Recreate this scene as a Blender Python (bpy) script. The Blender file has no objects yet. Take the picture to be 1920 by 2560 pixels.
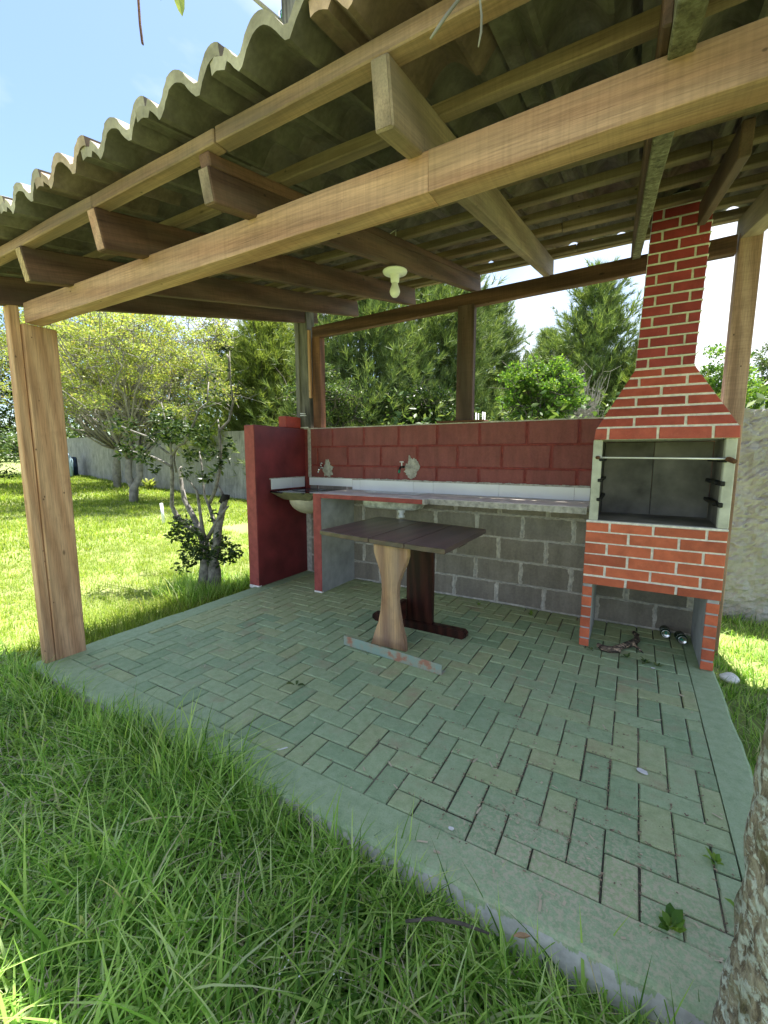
import bpy, bmesh, math, random
import numpy as np
from mathutils import Vector, Matrix, noise as mnoise
random.seed(7); rng = np.random.default_rng(11)
sc = bpy.context.scene; COL = sc.collection
R = math.radians

# ------------------------------------------------------------------ camera
CAM = Vector((1.1865, -3.7372, 1.3030)); PITCH, ROLL, YAW = R(7.384), R(0.152), R(29.903); FPX = 1079.8
fw = Vector((-math.sin(YAW)*math.cos(PITCH), math.cos(YAW)*math.cos(PITCH), -math.sin(PITCH)))
r0 = Vector((math.cos(YAW), math.sin(YAW), 0)); u0 = r0.cross(fw)
rt = r0*math.cos(ROLL)+u0*math.sin(ROLL); up = -r0*math.sin(ROLL)+u0*math.cos(ROLL)
cam = bpy.data.objects.new('camera', bpy.data.cameras.new('camera')); COL.objects.link(cam)
cam.matrix_world = Matrix(((rt.x, up.x, -fw.x, CAM.x), (rt.y, up.y, -fw.y, CAM.y), (rt.z, up.z, -fw.z, CAM.z), (0, 0, 0, 1)))
cam.data.sensor_fit = 'HORIZONTAL'; cam.data.sensor_width = 36; cam.data.lens = 36*FPX/1920
cam.data.clip_start = .02; cam.data.clip_end = 500
sc.camera = cam
def at(u, v, d):
    """point seen at photo pixel (u, v) at forward distance d"""
    return CAM + (fw + rt*((u-960)/FPX) - up*((v-1280)/FPX))*d

# ------------------------------------------------------------------ light
SUN = Vector((-.04, .235, .97)).normalized()
elev = math.asin(SUN.z); az = math.atan2(SUN.x, SUN.y)
w = bpy.data.worlds.new('World'); sc.world = w; w.use_nodes = True
nt = w.node_tree; nt.nodes.clear(); N = nt.nodes.new; L = nt.links.new
out = N('ShaderNodeOutputWorld'); bg = N('ShaderNodeBackground'); bg.inputs[1].default_value = .092
sky = N('ShaderNodeTexSky'); sky.sky_type = 'NISHITA'; sky.sun_disc = False
sky.sun_elevation = elev; sky.sun_rotation = az; sky.air_density = 1.0; sky.dust_density = .6; sky.ozone_density = 2.0
tc = N('ShaderNodeTexCoord'); mp = N('ShaderNodeMapping'); mp.inputs['Scale'].default_value = (1.3, 1.3, 2.2); mp.inputs['Location'].default_value = (18.4, 15.2, 0)
nz = N('ShaderNodeTexNoise'); nz.inputs['Scale'].default_value = 1.5; nz.inputs['Detail'].default_value = 6; nz.inputs['Roughness'].default_value = .5
nz.inputs['Distortion'].default_value = .1
cr = N('ShaderNodeValToRGB'); cr.color_ramp.elements[0].position = .45; cr.color_ramp.elements[1].position = .76
cr.color_ramp.elements[0].color = (.03, .03, .03, 1)
mx = N('ShaderNodeMixRGB'); mx.inputs[2].default_value = (4.1, 3.85, 3.5, 1)
L(tc.outputs['Generated'], mp.inputs[0]); L(mp.outputs[0], nz.inputs['Vector']); L(nz.outputs[0], cr.inputs[0])
L(cr.outputs[0], mx.inputs[0]); tn = N('ShaderNodeMixRGB'); tn.blend_type = 'MULTIPLY'; tn.inputs[0].default_value = 1; tn.inputs[2].default_value = (.57, .60, .62, 1); L(sky.outputs[0], tn.inputs[1]); L(tn.outputs[0], mx.inputs[1]); L(mx.outputs[0], bg.inputs[0]); L(bg.outputs[0], out.inputs[0])
sl = bpy.data.lights.new('sun', 'SUN'); sl.energy = 3.1; sl.angle = R(.55); sl.color = (1, .95, .87)
so = bpy.data.objects.new('sun', sl); COL.objects.link(so); so.location = (0, 0, 12)
so.rotation_euler = SUN.to_track_quat('Z', 'Y').to_euler()
sc.view_settings.view_transform = 'Standard'; sc.view_settings.look = 'None'
sc.view_settings.exposure = 2.45; sc.view_settings.gamma = 1; sc.view_settings.use_curve_mapping = False
sc.render.engine = 'CYCLES'; sc.cycles.max_bounces = 10; sc.cycles.diffuse_bounces = 7
sc.cycles.transparent_max_bounces = 8; sc.cycles.use_denoising = True; sc.cycles.denoising_prefilter = 'ACCURATE'

# ------------------------------------------------------------------ materials
class NT:
    def __init__(s, name):
        s.m = bpy.data.materials.new(name); s.m.use_nodes = True; s.t = s.m.node_tree
        s.p = s.t.nodes['Principled BSDF']; s.o = s.t.nodes['Material Output']
    def n(s, ty, **kw):
        nd = s.t.nodes.new(ty)
        for k, v in kw.items(): setattr(nd, k, v)
        return nd
    def l(s, a, b): s.t.links.new(a, b)
    def coord(s, kind='Object', scale=(1, 1, 1), rnd=True):
        tcn = s.n('ShaderNodeTexCoord'); src = tcn.outputs['Object']
        if kind == 'World': src = s.n('ShaderNodeNewGeometry').outputs['Position']
        if rnd:
            oi = s.n('ShaderNodeObjectInfo'); mu = s.n('ShaderNodeMath', operation='MULTIPLY'); mu.inputs[1].default_value = 61.7
            s.l(oi.outputs['Random'], mu.inputs[0]); ad = s.n('ShaderNodeVectorMath', operation='ADD')
            s.l(src, ad.inputs[0]); s.l(mu.outputs[0], ad.inputs[1]); src = ad.outputs[0]
        ma = s.n('ShaderNodeMapping'); ma.inputs['Scale'].default_value = scale; s.l(src, ma.inputs[0]); return ma.outputs[0]
    def noise(s, vec, scale, detail=4, rough=.55, dist=0):
        x = s.n('ShaderNodeTexNoise'); x.inputs['Scale'].default_value = scale; x.inputs['Detail'].default_value = detail
        x.inputs['Roughness'].default_value = rough; x.inputs['Distortion'].default_value = dist; s.l(vec, x.inputs['Vector']); return x.outputs[0]
    def ramp(s, f, stops):
        x = s.n('ShaderNodeValToRGB'); e = x.color_ramp.elements
        while len(e) < len(stops): e.new(.5)
        for i, (p, c) in enumerate(stops):
            e[i].position = max(0, min(1, p)); e[i].color = (*c, 1) if isinstance(c, tuple) else (c, c, c, 1)
        s.l(f, x.inputs[0]); return x.outputs[0]
    def mix(s, f, a, b, mode='MIX'):
        x = s.n('ShaderNodeMixRGB', blend_type=mode)
        for i, v in ((0, f), (1, a), (2, b)):
            if isinstance(v, (int, float)): x.inputs[i].default_value = v if i == 0 else (v, v, v, 1)
            elif isinstance(v, tuple): x.inputs[i].default_value = (*v, 1)
            else: s.l(v, x.inputs[i])
        return x.outputs[0]
    def bump(s, h, st=.3, d=.01):
        b = s.n('ShaderNodeBump'); b.inputs['Strength'].default_value = st; b.inputs['Distance'].default_value = d
        s.l(h, b.inputs['Height']); s.l(b.outputs[0], s.p.inputs['Normal']); return b
    def col(s, c): s.l(c, s.p.inputs['Base Color']) if not isinstance(c, tuple) else setattr(s.p.inputs['Base Color'], 'default_value', (*c, 1))
    def rough(s, v): s.p.inputs['Roughness'].default_value = v

def plain(name, c, rough=.6, metal=0, var=.12, nscale=14, spec=.5, bump=0):
    k = NT(name); v = k.coord(rnd=True); f = k.noise(v, nscale, 5)
    k.col(k.ramp(f, [(.25, tuple(x*(1-var*2) for x in c)), (.75, tuple(min(1, x*(1+var)) for x in c))]))
    k.rough(rough); k.p.inputs['Metallic'].default_value = metal; k.p.inputs['Specular IOR Level'].default_value = spec
    if bump: k.bump(k.noise(v, nscale*4, 5), bump, .004)
    return k.m

def wood(name, dark, light, gray=None, grayamt=.0, rough=.75, knots=True, ring=8, hue=.25, saw=True, blotch=.5):
    k = NT(name); v = k.coord(scale=(1, 1, 1))
    def sv(sx, sy, sz):
        m = k.n('ShaderNodeMapping'); m.inputs['Scale'].default_value = (sx, sy, sz); k.l(v, m.inputs[0]); return m.outputs[0]
    warp = k.noise(sv(.9, 3, 3), 1.6, 3)
    wv = k.n('ShaderNodeTexWave', wave_type='BANDS', bands_direction='DIAGONAL'); wv.inputs['Scale'].default_value = ring
    wv.inputs['Distortion'].default_value = 5.5; wv.inputs['Detail'].default_value = 2.5; wv.inputs['Detail Scale'].default_value = .8
    k.l(sv(.12, 1, 1), wv.inputs['Vector'])
    fine = k.noise(sv(1.6, 42, 42), 4, 8, .65)
    c = k.ramp(wv.outputs[0], [(.1, dark), (.55, tuple(.5*(a+b) for a, b in zip(dark, light))), (1, light)])
    c = k.mix(.3, c, tuple(.45*a+.55*b for a, b in zip(dark, light)))
    st_ = k.noise(sv(.5, 16, 16), 2.2, 5, .6); c = k.mix(.42, c, k.ramp(st_, [(.36, .58), (.5, .95), (.62, 1.12)]), 'MULTIPLY')
    c = k.mix(.55, c, k.ramp(fine, [(.32, .36), (.58, 1.05)]), 'MULTIPLY')
    c = k.mix(blotch, c, k.ramp(warp, [(.3, .55), (.62, 1.05)]), 'MULTIPLY')
    if saw:
        sw = k.noise(sv(55, 2.5, 2.5), 2, 3); c = k.mix(.35, c, k.ramp(sw, [(.35, .62), (.6, 1.0)]), 'MULTIPLY')
    ck = k.noise(sv(.8, 26, 26), 5, 3, .5); c = k.mix(k.ramp(ck, [(.69, 0.), (.72, .55)]), c, tuple(.3*a for a in dark))
    sn = k.noise(v, 7, 7, .7); c = k.mix(k.ramp(sn, [(.55, 0.), (.75, .45)]), c, tuple(.55*a for a in dark))
    oi = k.n('ShaderNodeObjectInfo')
    c = k.mix(1, c, k.ramp(oi.outputs['Random'], [(0, (1-hue, 1-hue, 1-hue)), (.5, (1, .97, .94)), (1, (1+.0, 1-.3*hue, 1-.6*hue))]), 'MULTIPLY')
    if knots:
        vo = k.n('ShaderNodeTexVoronoi'); vo.inputs['Scale'].default_value = 3.1; k.l(sv(1, 2.3, 2.3), vo.inputs['Vector'])
        c = k.mix(k.ramp(vo.outputs['Distance'], [(.035, .85), (.075, 0.0)]), c, tuple(.35*a for a in dark))
        vo2 = k.n('ShaderNodeTexVoronoi'); vo2.inputs['Scale'].default_value = 9; k.l(sv(1, 1.5, 1.5), vo2.inputs['Vector'])
        c = k.mix(k.ramp(vo2.outputs['Distance'], [(.05, .85), (.072, 0.0)]), c, tuple(.2*a for a in dark))
    if gray:
        g = k.noise(sv(1.2, 5, 5), 2.2, 6); c = k.mix(k.ramp(g, [(.5-.3*grayamt, 0.0), (.75, grayamt)]), c, gray)
    k.col(c); k.rough(rough); k.p.inputs['Specular IOR Level'].default_value = .3
    k.bump(k.mix(.5, fine, wv.outputs[0]), .35, .004)
    return k.m

M = {}
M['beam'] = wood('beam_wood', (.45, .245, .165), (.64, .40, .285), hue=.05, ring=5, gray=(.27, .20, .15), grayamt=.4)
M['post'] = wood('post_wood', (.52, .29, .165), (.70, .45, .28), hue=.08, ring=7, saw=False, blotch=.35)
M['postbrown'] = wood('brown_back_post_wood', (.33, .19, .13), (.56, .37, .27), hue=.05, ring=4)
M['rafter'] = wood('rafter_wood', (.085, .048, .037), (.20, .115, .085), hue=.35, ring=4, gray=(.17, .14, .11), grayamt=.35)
M['rafter_pale'] = wood('pale_rafter_wood', (.20, .14, .10), (.40, .30, .22), hue=.1, ring=4, gray=(.26, .22, .16), grayamt=.6)
M['batten'] = wood('batten_wood', (.17, .115, .07), (.34, .25, .16), hue=.25, ring=6, gray=(.2, .18, .12), grayamt=.5)
M['purlin'] = wood('eave_batten_wood', (.26, .155, .10), (.50, .32, .21), hue=.15, ring=5, gray=(.16, .14, .12), grayamt=.6)
M['cut'] = wood('cut_end_wood', (.40, .27, .14), (.62, .46, .27), hue=.1, ring=22, knots=False, saw=False)
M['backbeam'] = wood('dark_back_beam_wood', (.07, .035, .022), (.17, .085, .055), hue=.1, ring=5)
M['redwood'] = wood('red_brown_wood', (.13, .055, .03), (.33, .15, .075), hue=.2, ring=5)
M['table'] = wood('varnished_table_wood', (.06, .032, .027), (.16, .095, .08), hue=.2, rough=.33, ring=5, knots=False, saw=False, gray=(.07, .058, .066), grayamt=.8)
M['table'].node_tree.nodes['Principled BSDF'].inputs['Specular IOR Level'].default_value = .6
M['darkleg'] = wood('dark_red_table_leg_wood', (.022, .008, .007), (.085, .026, .018), hue=.1, rough=.4, knots=False, saw=False)
M['rawleg'] = wood('raw_table_leg_wood', (.32, .17, .095), (.76, .50, .27), hue=.02, ring=3.5, knots=False, saw=False, gray=(.30, .23, .19), grayamt=.6)
M['oldpost'] = wood('weathered_post_wood', (.025, .026, .028), (.12, .115, .105), hue=.05, ring=14, gray=(.33, .31, .28), grayamt=.75, rough=.9)

def k_mossy():
    k = NT('lichen_covered_rafter'); v = k.coord()
    f = k.noise(v, 38, 8, .7); g = k.noise(v, 7, 4)
    c = k.ramp(f, [(.35, (.05, .045, .03)), (.5, (.17, .16, .10)), (.68, (.34, .33, .24))])
    k.col(k.mix(k.ramp(g, [(.4, 0.), (.7, .6)]), c, (.12, .10, .06))); k.rough(.95); k.bump(f, .9, .015); return k.m
M['mossy'] = k_mossy()

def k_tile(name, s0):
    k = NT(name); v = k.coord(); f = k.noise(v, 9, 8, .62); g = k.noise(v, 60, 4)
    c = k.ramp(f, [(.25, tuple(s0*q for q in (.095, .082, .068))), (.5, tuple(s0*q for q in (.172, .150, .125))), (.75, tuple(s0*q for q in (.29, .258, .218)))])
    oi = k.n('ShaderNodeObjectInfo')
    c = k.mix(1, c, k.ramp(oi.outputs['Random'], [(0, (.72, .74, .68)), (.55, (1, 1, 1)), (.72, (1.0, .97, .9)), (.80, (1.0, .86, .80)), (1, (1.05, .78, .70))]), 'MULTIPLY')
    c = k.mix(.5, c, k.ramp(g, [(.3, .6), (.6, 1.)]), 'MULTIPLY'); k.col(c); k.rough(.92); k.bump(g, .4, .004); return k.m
M['tile'] = k_tile('concrete_roof_tile', .78); M['tile_top'] = k_tile('weathered_skylit_tile_top', 2.3)  # weathering plus painted sky light on tops and fronts, shaded underside painted darker

def k_patio(name, wear=1.0, rawface=False):
    k = NT(name); wv = k.coord('World', rnd=False); ov = k.coord('World', rnd=True)
    fine = k.noise(wv, 170, 5, .7); med = k.noise(wv, 23, 6, .65); big = k.noise(wv, 2.1, 4, .6)
    c = k.ramp(med, [(.25, (.26, .36, .20)), (.5, (.345, .45, .26)), (.8, (.43, .52, .33))])
    oi = k.n('ShaderNodeObjectInfo')
    if not rawface:
        c = k.mix(1, c, k.ramp(oi.outputs['Random'], [(0, (.80, .86, .83)), (.4, (1, 1, 1)), (.75, (1.06, 1.03, .98)), (1, (1.13, 1.0, .9))]), 'MULTIPLY')
        br = k.noise(ov, 6, 5, .7)
        c = k.mix(k.mix(1, k.ramp(br, [(.5, 0.), (.72, .65)]), k.ramp(big, [(.42, 0.), (.6, 1.)]), 'MULTIPLY'), c, (.40, .28, .19))
    c = k.mix(.55, c, k.ramp(fine, [(.28, .62), (.6, 1.08)]), 'MULTIPLY')
    # worn sandy patches towards the front right corner, where the paint has gone
    sx = k.n('ShaderNodeSeparateXYZ'); g = k.n('ShaderNodeNewGeometry'); k.l(g.outputs['Position'], sx.inputs[0])
    def mth(op, a, b=None):
        m = k.n('ShaderNodeMath', operation=op)
        for i, q in ((0, a), (1, b)):
            if q is None: continue
            if isinstance(q, (int, float)): m.inputs[i].default_value = q
            else: k.l(q, m.inputs[i])
        return m.outputs[0]
    dx = mth('SUBTRACT', sx.outputs[0], 1.15); dy = mth('SUBTRACT', sx.outputs[1], -2.42)
    d2 = mth('ADD', mth('MULTIPLY', dx, dx), mth('MULTIPLY', mth('MULTIPLY', dy, dy), 3.5))
    zone = k.ramp(d2, [(.0, 1.), (.40, 0.)])
    wn = k.ramp(k.noise(wv, 62, 7, .72), [(.475, 0.), (.56, .8)])
    c = k.mix(k.mix(1, zone, wn, 'MULTIPLY'), c, (.56, .49, .35))
    if rawface:
        rn = k.noise(k.coord('World', (9, 9, 2.2), rnd=False), 2.4, 6, .7)
        lim = mth('ADD', sx.outputs[2], mth('MULTIPLY', mth('SUBTRACT', rn, .5), .15))
        f = k.ramp(mth('ADD', mth('MULTIPLY', lim, 8), .5), [(.34, 1.), (.37, 0.)])
        nrm = k.n('ShaderNodeSeparateXYZ'); k.l(g.outputs['Normal'], nrm.inputs[0])
        f = k.mix(1, f, k.ramp(nrm.outputs[2], [(.55, 1.), (.75, 0.)]), 'MULTIPLY')
        c = k.mix(f, c, k.ramp(med, [(.3, (.42, .40, .38)), (.7, (.66, .64, .61))]))
    k.col(c); k.rough(.82); k.p.inputs['Specular IOR Level'].default_value = .35
    k.bump(k.mix(.4, fine, med), .45, .005); return k.m
M['paver'] = k_patio('green_painted_paver'); M['kerb'] = k_patio('green_painted_concrete', rawface=True)

def k_bed():
    k = NT('sand_joint_bed'); v = k.coord('World', rnd=False)
    f = k.noise(v, 1.6, 3); g = k.noise(v, 210, 4, .7)
    a = k.ramp(g, [(.35, (.03, .032, .024)), (.65, (.12, .115, .085))]); b = k.ramp(g, [(.3, (.12, .10, .07)), (.6, (.42, .37, .28))])
    k.col(k.mix(k.ramp(f, [(.5, 0.), (.68, .8)]), a, b)); k.rough(.95); k.bump(g, .6, .005); return k.m
M['bed'] = k_bed()

def k_block(name, a, b, mort, edge=.012, mamt=.9, rough=.9, sc_=55):
    k = NT(name); v = k.coord(); g = k.noise(v, sc_, 6, .7); f = k.noise(v, 5, 4)
    c = k.mix(.5, k.ramp(g, [(.3, a), (.7, b)]), k.ramp(f, [(.3, a), (.7, b)]))
    t = k.n('ShaderNodeTexCoord'); s = k.n('ShaderNodeSeparateXYZ'); k.l(t.outputs['Object'], s.inputs[0])
    def edgef(o, half, amp):
        m = k.n('ShaderNodeMath', operation='ABSOLUTE'); k.l(o, m.inputs[0])
        n = k.n('ShaderNodeMath', operation='MULTIPLY_ADD'); k.l(k.noise(v, 16, 5, .6), n.inputs[0]); n.inputs[1].default_value = amp; k.l(m.outputs[0], n.inputs[2])
        return k.ramp(n.outputs[0], [(min(.99, half), 0.), (min(1, half+.004), 1.)])
    e = k.mix(1, edgef(s.outputs[0], .195-edge+.02, .045), edgef(s.outputs[2], .095-edge+.018, .026), 'LIGHTEN')
    e = k.mix(1, e, mamt, 'MULTIPLY')
    c = k.mix(e, c, mort)
    c = k.mix(.6, c, k.ramp(k.noise(k.coord('World', (5, 5, 1.1), rnd=False), 2.2, 7, .7), [(.34, .62), (.6, 1.1)]), 'MULTIPLY')
    c = k.mix(k.ramp(k.noise(k.coord('World', rnd=False), 24, 7, .8), [(.64, 0.), (.69, .4)]), c, tuple(min(1, 1.9*q+.06) for q in b)); k.col(c); k.rough(rough); k.bump(g, .6, .006); return k.m
M['block_gray'] = k_block('bare_concrete_block', (.205, .175, .145), (.36, .315, .262), (.66, .60, .52))
M['block_red'] = k_block('wine_red_painted_block', (.205, .05, .046), (.29, .088, .078), (.22, .03, .03), mamt=.7, rough=.7)
M['mortar'] = plain('pale_mortar', (.60, .555, .50), .95, var=.25, nscale=30, bump=.6)
M['mortar_red'] = plain('red_painted_mortar', (.26, .045, .04), .8, var=.25, nscale=25, bump=.5)
M['cement'] = plain('gray_render', (.44, .44, .45), .9, var=.18, nscale=7, bump=.4)
M['cement_dark'] = plain('shaded_gray_render', (.22, .22, .215), .9, var=.2, nscale=7, bump=.4)
M['red_face'] = plain('red_painted_render', (.34, .07, .06), .75, var=.18, nscale=16, bump=.45)
M['wine'] = plain('wine_red_render', (.215, .030, .034), .6, var=.3, nscale=3.4, bump=.5)
M['redbrick_in'] = plain('bright_red_paint', (.42, .05, .025), .6, var=.15)
def k_brick(name, a, b):
    k = NT(name); v = k.coord(); f = k.noise(v, 12, 5); g = k.noise(v, 120, 4)
    c = k.ramp(f, [(.3, a), (.7, b)]); oi = k.n('ShaderNodeObjectInfo')
    c = k.mix(1, c, k.ramp(oi.outputs['Random'], [(0, (.76, .72, .72)), (.5, (1, 1, 1)), (1, (1.08, 1.08, 1.05))]), 'MULTIPLY')
    c = k.mix(.55, c, k.ramp(k.noise(k.coord('World', rnd=False), 7, 7, .75), [(.36, .58), (.56, 1.04)]), 'MULTIPLY')
    c = k.mix(k.ramp(k.noise(v, 55, 5, .8), [(.66, 0.), (.70, .55)]), c, (.62, .50, .44))
    k.col(c); k.rough(.62); k.bump(g, .25, .002); return k.m
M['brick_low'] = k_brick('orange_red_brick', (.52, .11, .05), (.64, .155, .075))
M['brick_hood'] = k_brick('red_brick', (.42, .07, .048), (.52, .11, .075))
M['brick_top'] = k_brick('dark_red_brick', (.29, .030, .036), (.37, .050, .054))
M['grout'] = plain('whitish_grout', (.86, .83, .78), .9, var=.15, nscale=40, bump=.5)
M['grout_top'] = plain('gray_grout', (.74, .73, .69), .9, var=.15, nscale=40, bump=.5)
M['frame'] = plain('bare_precast_concrete', (.58, .58, .50), .9, var=.2, nscale=9, bump=.5)
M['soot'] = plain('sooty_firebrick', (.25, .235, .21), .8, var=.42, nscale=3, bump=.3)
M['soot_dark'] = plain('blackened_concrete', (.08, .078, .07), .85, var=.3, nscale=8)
M['whitetile'] = plain('white_marbled_tile', (.85, .86, .89), .18, var=.05, nscale=3)
M['grouty'] = plain('rough_cement_edge', (.50, .47, .43), .95, var=.25, nscale=30, bump=.7)
M['counter'] = plain('pinkish_cement_top', (.80, .73, .68), .6, var=.2, nscale=9, bump=.15)
M['granite'] = plain('black_granite', (.008, .011, .016), .08, var=.4, nscale=80)
M['olive'] = plain('olive_resin_underside', (.20, .19, .12), .5, var=.2)
M['cream'] = plain('cream_resin_bowl', (.50, .45, .36), .5, var=.12)
M['steel'] = plain('stainless_steel', (.85, .85, .83), .3, .35, var=.08)
M['steel_d'] = plain('dull_dripped_steel', (.80, .80, .76), .35, .1, var=.3, nscale=22)
M['chrome'] = plain('chrome', (.75, .75, .75), .1, 1, var=.03)
M['pvc'] = plain('white_plastic', (.85, .85, .84), .35, var=.04)
M['lampw'] = plain('white_lamp_plastic', (.86, .87, .84), .4, var=.03)
M['greenp'] = plain('green_plastic', (.02, .28, .17), .4)
M['rust'] = None
def k_rust():
    k = NT('rusty_green_painted_steel'); v = k.coord(); f = k.noise(v, 11, 6, .65)
    k.col(k.ramp(f, [(.42, (.27, .37, .31)), (.54, (.33, .34, .26)), (.60, (.40, .19, .12)), (.75, (.30, .16, .11))])); k.rough(.7); k.bump(f, .4, .003); return k.m
M['rust'] = k_rust()
def k_char():
    k = NT('charred_wood'); v = k.coord(scale=(1, 4, 4)); f = k.noise(v, 9, 6, .7, 1)
    k.col(k.ramp(f, [(.42, (.02, .017, .015)), (.52, (.13, .09, .065)), (.60, (.55, .40, .28))])); k.rough(.85); k.bump(f, .8, .01); return k.m
M['char'] = k_char()
M['metal_dark'] = plain('dark_iron', (.02, .02, .02), .5, .6)
M['wire'] = plain('gray_wire', (.62, .60, .55), .6)
M['wirebrown'] = plain('black_cable', (.03, .03, .035), .5)
M['pole_c'] = plain('weathered_concrete_pole', (.30, .28, .26), .9, var=.2)
M['bluepl'] = plain('pale_blue_plastic', (.36, .50, .60), .5, var=.06)
M['navy'] = plain('navy_plastic', (.01, .03, .07), .4)
M['sandy'] = plain('straw_bits', (.55, .47, .33), .8)
M['white'] = plain('white_scrap', (.75, .75, .74), .7)
M['canside'] = None
def k_can():
    k = NT('green_drink_can'); t = k.n('ShaderNodeTexCoord'); s = k.n('ShaderNodeSeparateXYZ'); k.l(t.outputs['Object'], s.inputs[0])
    v = k.coord(scale=(1, 1, 1), rnd=False)
    m = k.n('ShaderNodeMapping'); m.inputs['Scale'].default_value = (60, 60, 25); k.l(v, m.inputs[0])
    vo = k.noise(m.outputs[0], 2.5, 2)
    band = k.ramp(s.outputs[2], [(.082, 0.), (.084, 1.), (.099, 1.), (.101, 0.)])
    k.col(k.mix(k.mix(1, band, k.ramp(vo, [(.47, 0.), (.50, .9)]), 'MULTIPLY'), (.006, .055, .022), (.7, .72, .7)))
    k.p.inputs['Metallic'].default_value = .6; k.rough(.25); return k.m
M['canside'] = k_can(); M['canlid'] = plain('bright_aluminium', (.8, .8, .8), .2, 1, var=.03)

def k_wall(name, a, b, streak=True, rough_st=.5, sc_=3):
    k = NT(name); v = k.coord('World', rnd=False); f = k.noise(v, sc_, 6, .65); g = k.noise(v, 28, 6, .7)
    c = k.ramp(f, [(.3, a), (.7, b)])
    if streak:
        s = k.noise(k.coord('World', (3.5, 3.5, .5), rnd=False), 2.5, 5, .6, 1.5); c = k.mix(.7, c, k.ramp(s, [(.35, .55), (.6, 1.05)]), 'MULTIPLY')
    c = k.mix(.4, c, k.ramp(g, [(.3, .55), (.6, 1.)]), 'MULTIPLY'); k.col(c); k.rough(.95); k.bump(g, rough_st, .03); return k.m
M['wall_l'] = k_wall('streaky_gray_plaster', (.25, .25, .245), (.42, .415, .40))
M['wall_r'] = k_wall('rough_thrown_cement', (.36, .35, .335), (.60, .59, .57), False, 1.0)

def leafmat(name, stops, rough=.5, trans=.35, tint=(1.3, 1.35, .55)):
    k = NT(name); g = k.n('ShaderNodeNewGeometry')
    c = k.ramp(g.outputs['Random Per Island'], stops)
    big = k.noise(k.coord('World', rnd=False), 1.1, 3); c = k.mix(.6, c, k.ramp(big, [(.3, .62), (.65, 1.12)]), 'MULTIPLY')
    k.col(c); k.rough(rough); k.p.inputs['Specular IOR Level'].default_value = .15
    tr = k.n('ShaderNodeBsdfTranslucent'); k.l(k.mix(1, c, tint, 'MULTIPLY'), tr.inputs[0])
    ms = k.n('ShaderNodeMixShader'); ms.inputs[0].default_value = trans; k.l(k.p.outputs[0], ms.inputs[1]); k.l(tr.outputs[0], ms.inputs[2]); k.l(ms.outputs[0], k.o.inputs[0])
    return k.m
M['grass'] = leafmat('grass_blade', [(0, (.06, .15, .025)), (.35, (.26, .47, .085)), (.8, (.52, .70, .21)), (.95, (.60, .70, .38)), (1, (.62, .54, .36))], .33, .45)
M['lawn'] = leafmat('sunny_lawn_blade', [(0, (.13, .21, .03)), (.5, (.25, .35, .05)), (.9, (.38, .45, .10)), (1, (.52, .47, .25))], .5, .42)
M['lf_pine'] = leafmat('pine_needle', [(0, (.075, .125, .045)), (.6, (.17, .24, .08)), (1, (.36, .43, .16))], .5, .2)
M['lf_pine2'] = leafmat('soft_pine_needle', [(0, (.10, .15, .035)), (.6, (.20, .26, .07)), (1, (.32, .37, .12))], .5, .3)
M['lf_yel'] = leafmat('yellow_green_leaf', [(0, (.22, .28, .08)), (.5, (.36, .42, .14)), (.9, (.47, .50, .17)), (.99, (.52, .42, .12)), (1, (.5, .22, .08))], .4, .4)
M['lf_dark'] = leafmat('dark_glossy_leaf', [(0, (.018, .038, .012)), (.6, (.04, .075, .02)), (1, (.11, .16, .045))], .3, .2)
M['lf_mid'] = leafmat('mid_green_leaf', [(0, (.045, .085, .03)), (.6, (.095, .15, .05)), (1, (.19, .24, .09))], .4, .3)
M['lf_bright'] = leafmat('bright_green_leaf', [(0, (.06, .14, .03)), (.5, (.13, .25, .045)), (1, (.25, .36, .07))], .45, .4)
M['bark_w'] = plain('whitish_bark', (.25, .235, .21), .9, var=.4, nscale=20, bump=.6)
M['bark_d'] = plain('dark_bark', (.10, .085, .07), .95, var=.4, nscale=12, bump=.8)
M['bark_g'] = plain('gray_twig', (.27, .25, .22), .9, var=.25, nscale=8)
M['burnt'] = plain('blackened_stub', (.015, .013, .012), .9)
def k_bark():
    k = NT('lichened_bark'); v = k.coord(scale=(1, 1, .5), rnd=False); ob = k.coord(scale=(1, 1, 1), rnd=False)
    rg = k.noise(v, 40, 9, .72, 1.0); li = k.noise(ob, 30, 9, .7, .2); l2 = k.noise(ob, 60, 5, .6)
    c = k.ramp(rg, [(.35, (.04, .03, .022)), (.45, (.20, .155, .115)), (.58, (.46, .40, .31)), (.8, (.58, .53, .44))])
    c = k.mix(k.ramp(li, [(.50, 0.), (.54, .9)]), c, k.ramp(l2, [(.35, (.42, .47, .43)), (.6, (.74, .78, .75))]))
    c = k.mix(k.ramp(k.noise(ob, 8, 4), [(.56, 0.), (.64, .55)]), c, (.14, .13, .045))
    k.col(c); k.rough(.95); k.bump(k.mix(.5, rg, li), 1.0, .03); return k.m
M['bark'] = k_bark()
def k_ground():
    k = NT('lawn_soil'); v = k.coord('World', rnd=False); f = k.noise(v, .9, 5); g = k.noise(v, 60, 6, .7)
    c = k.mix(k.ramp(f, [(.35, 0.), (.65, 1.)]), (.19, .24, .07), (.28, .32, .11))
    c = k.mix(.6, c, k.ramp(g, [(.3, .55), (.6, 1.15)]), 'MULTIPLY'); k.col(c); k.rough(1); k.bump(g, .5, .01); return k.m
M['ground'] = k_ground()

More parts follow.
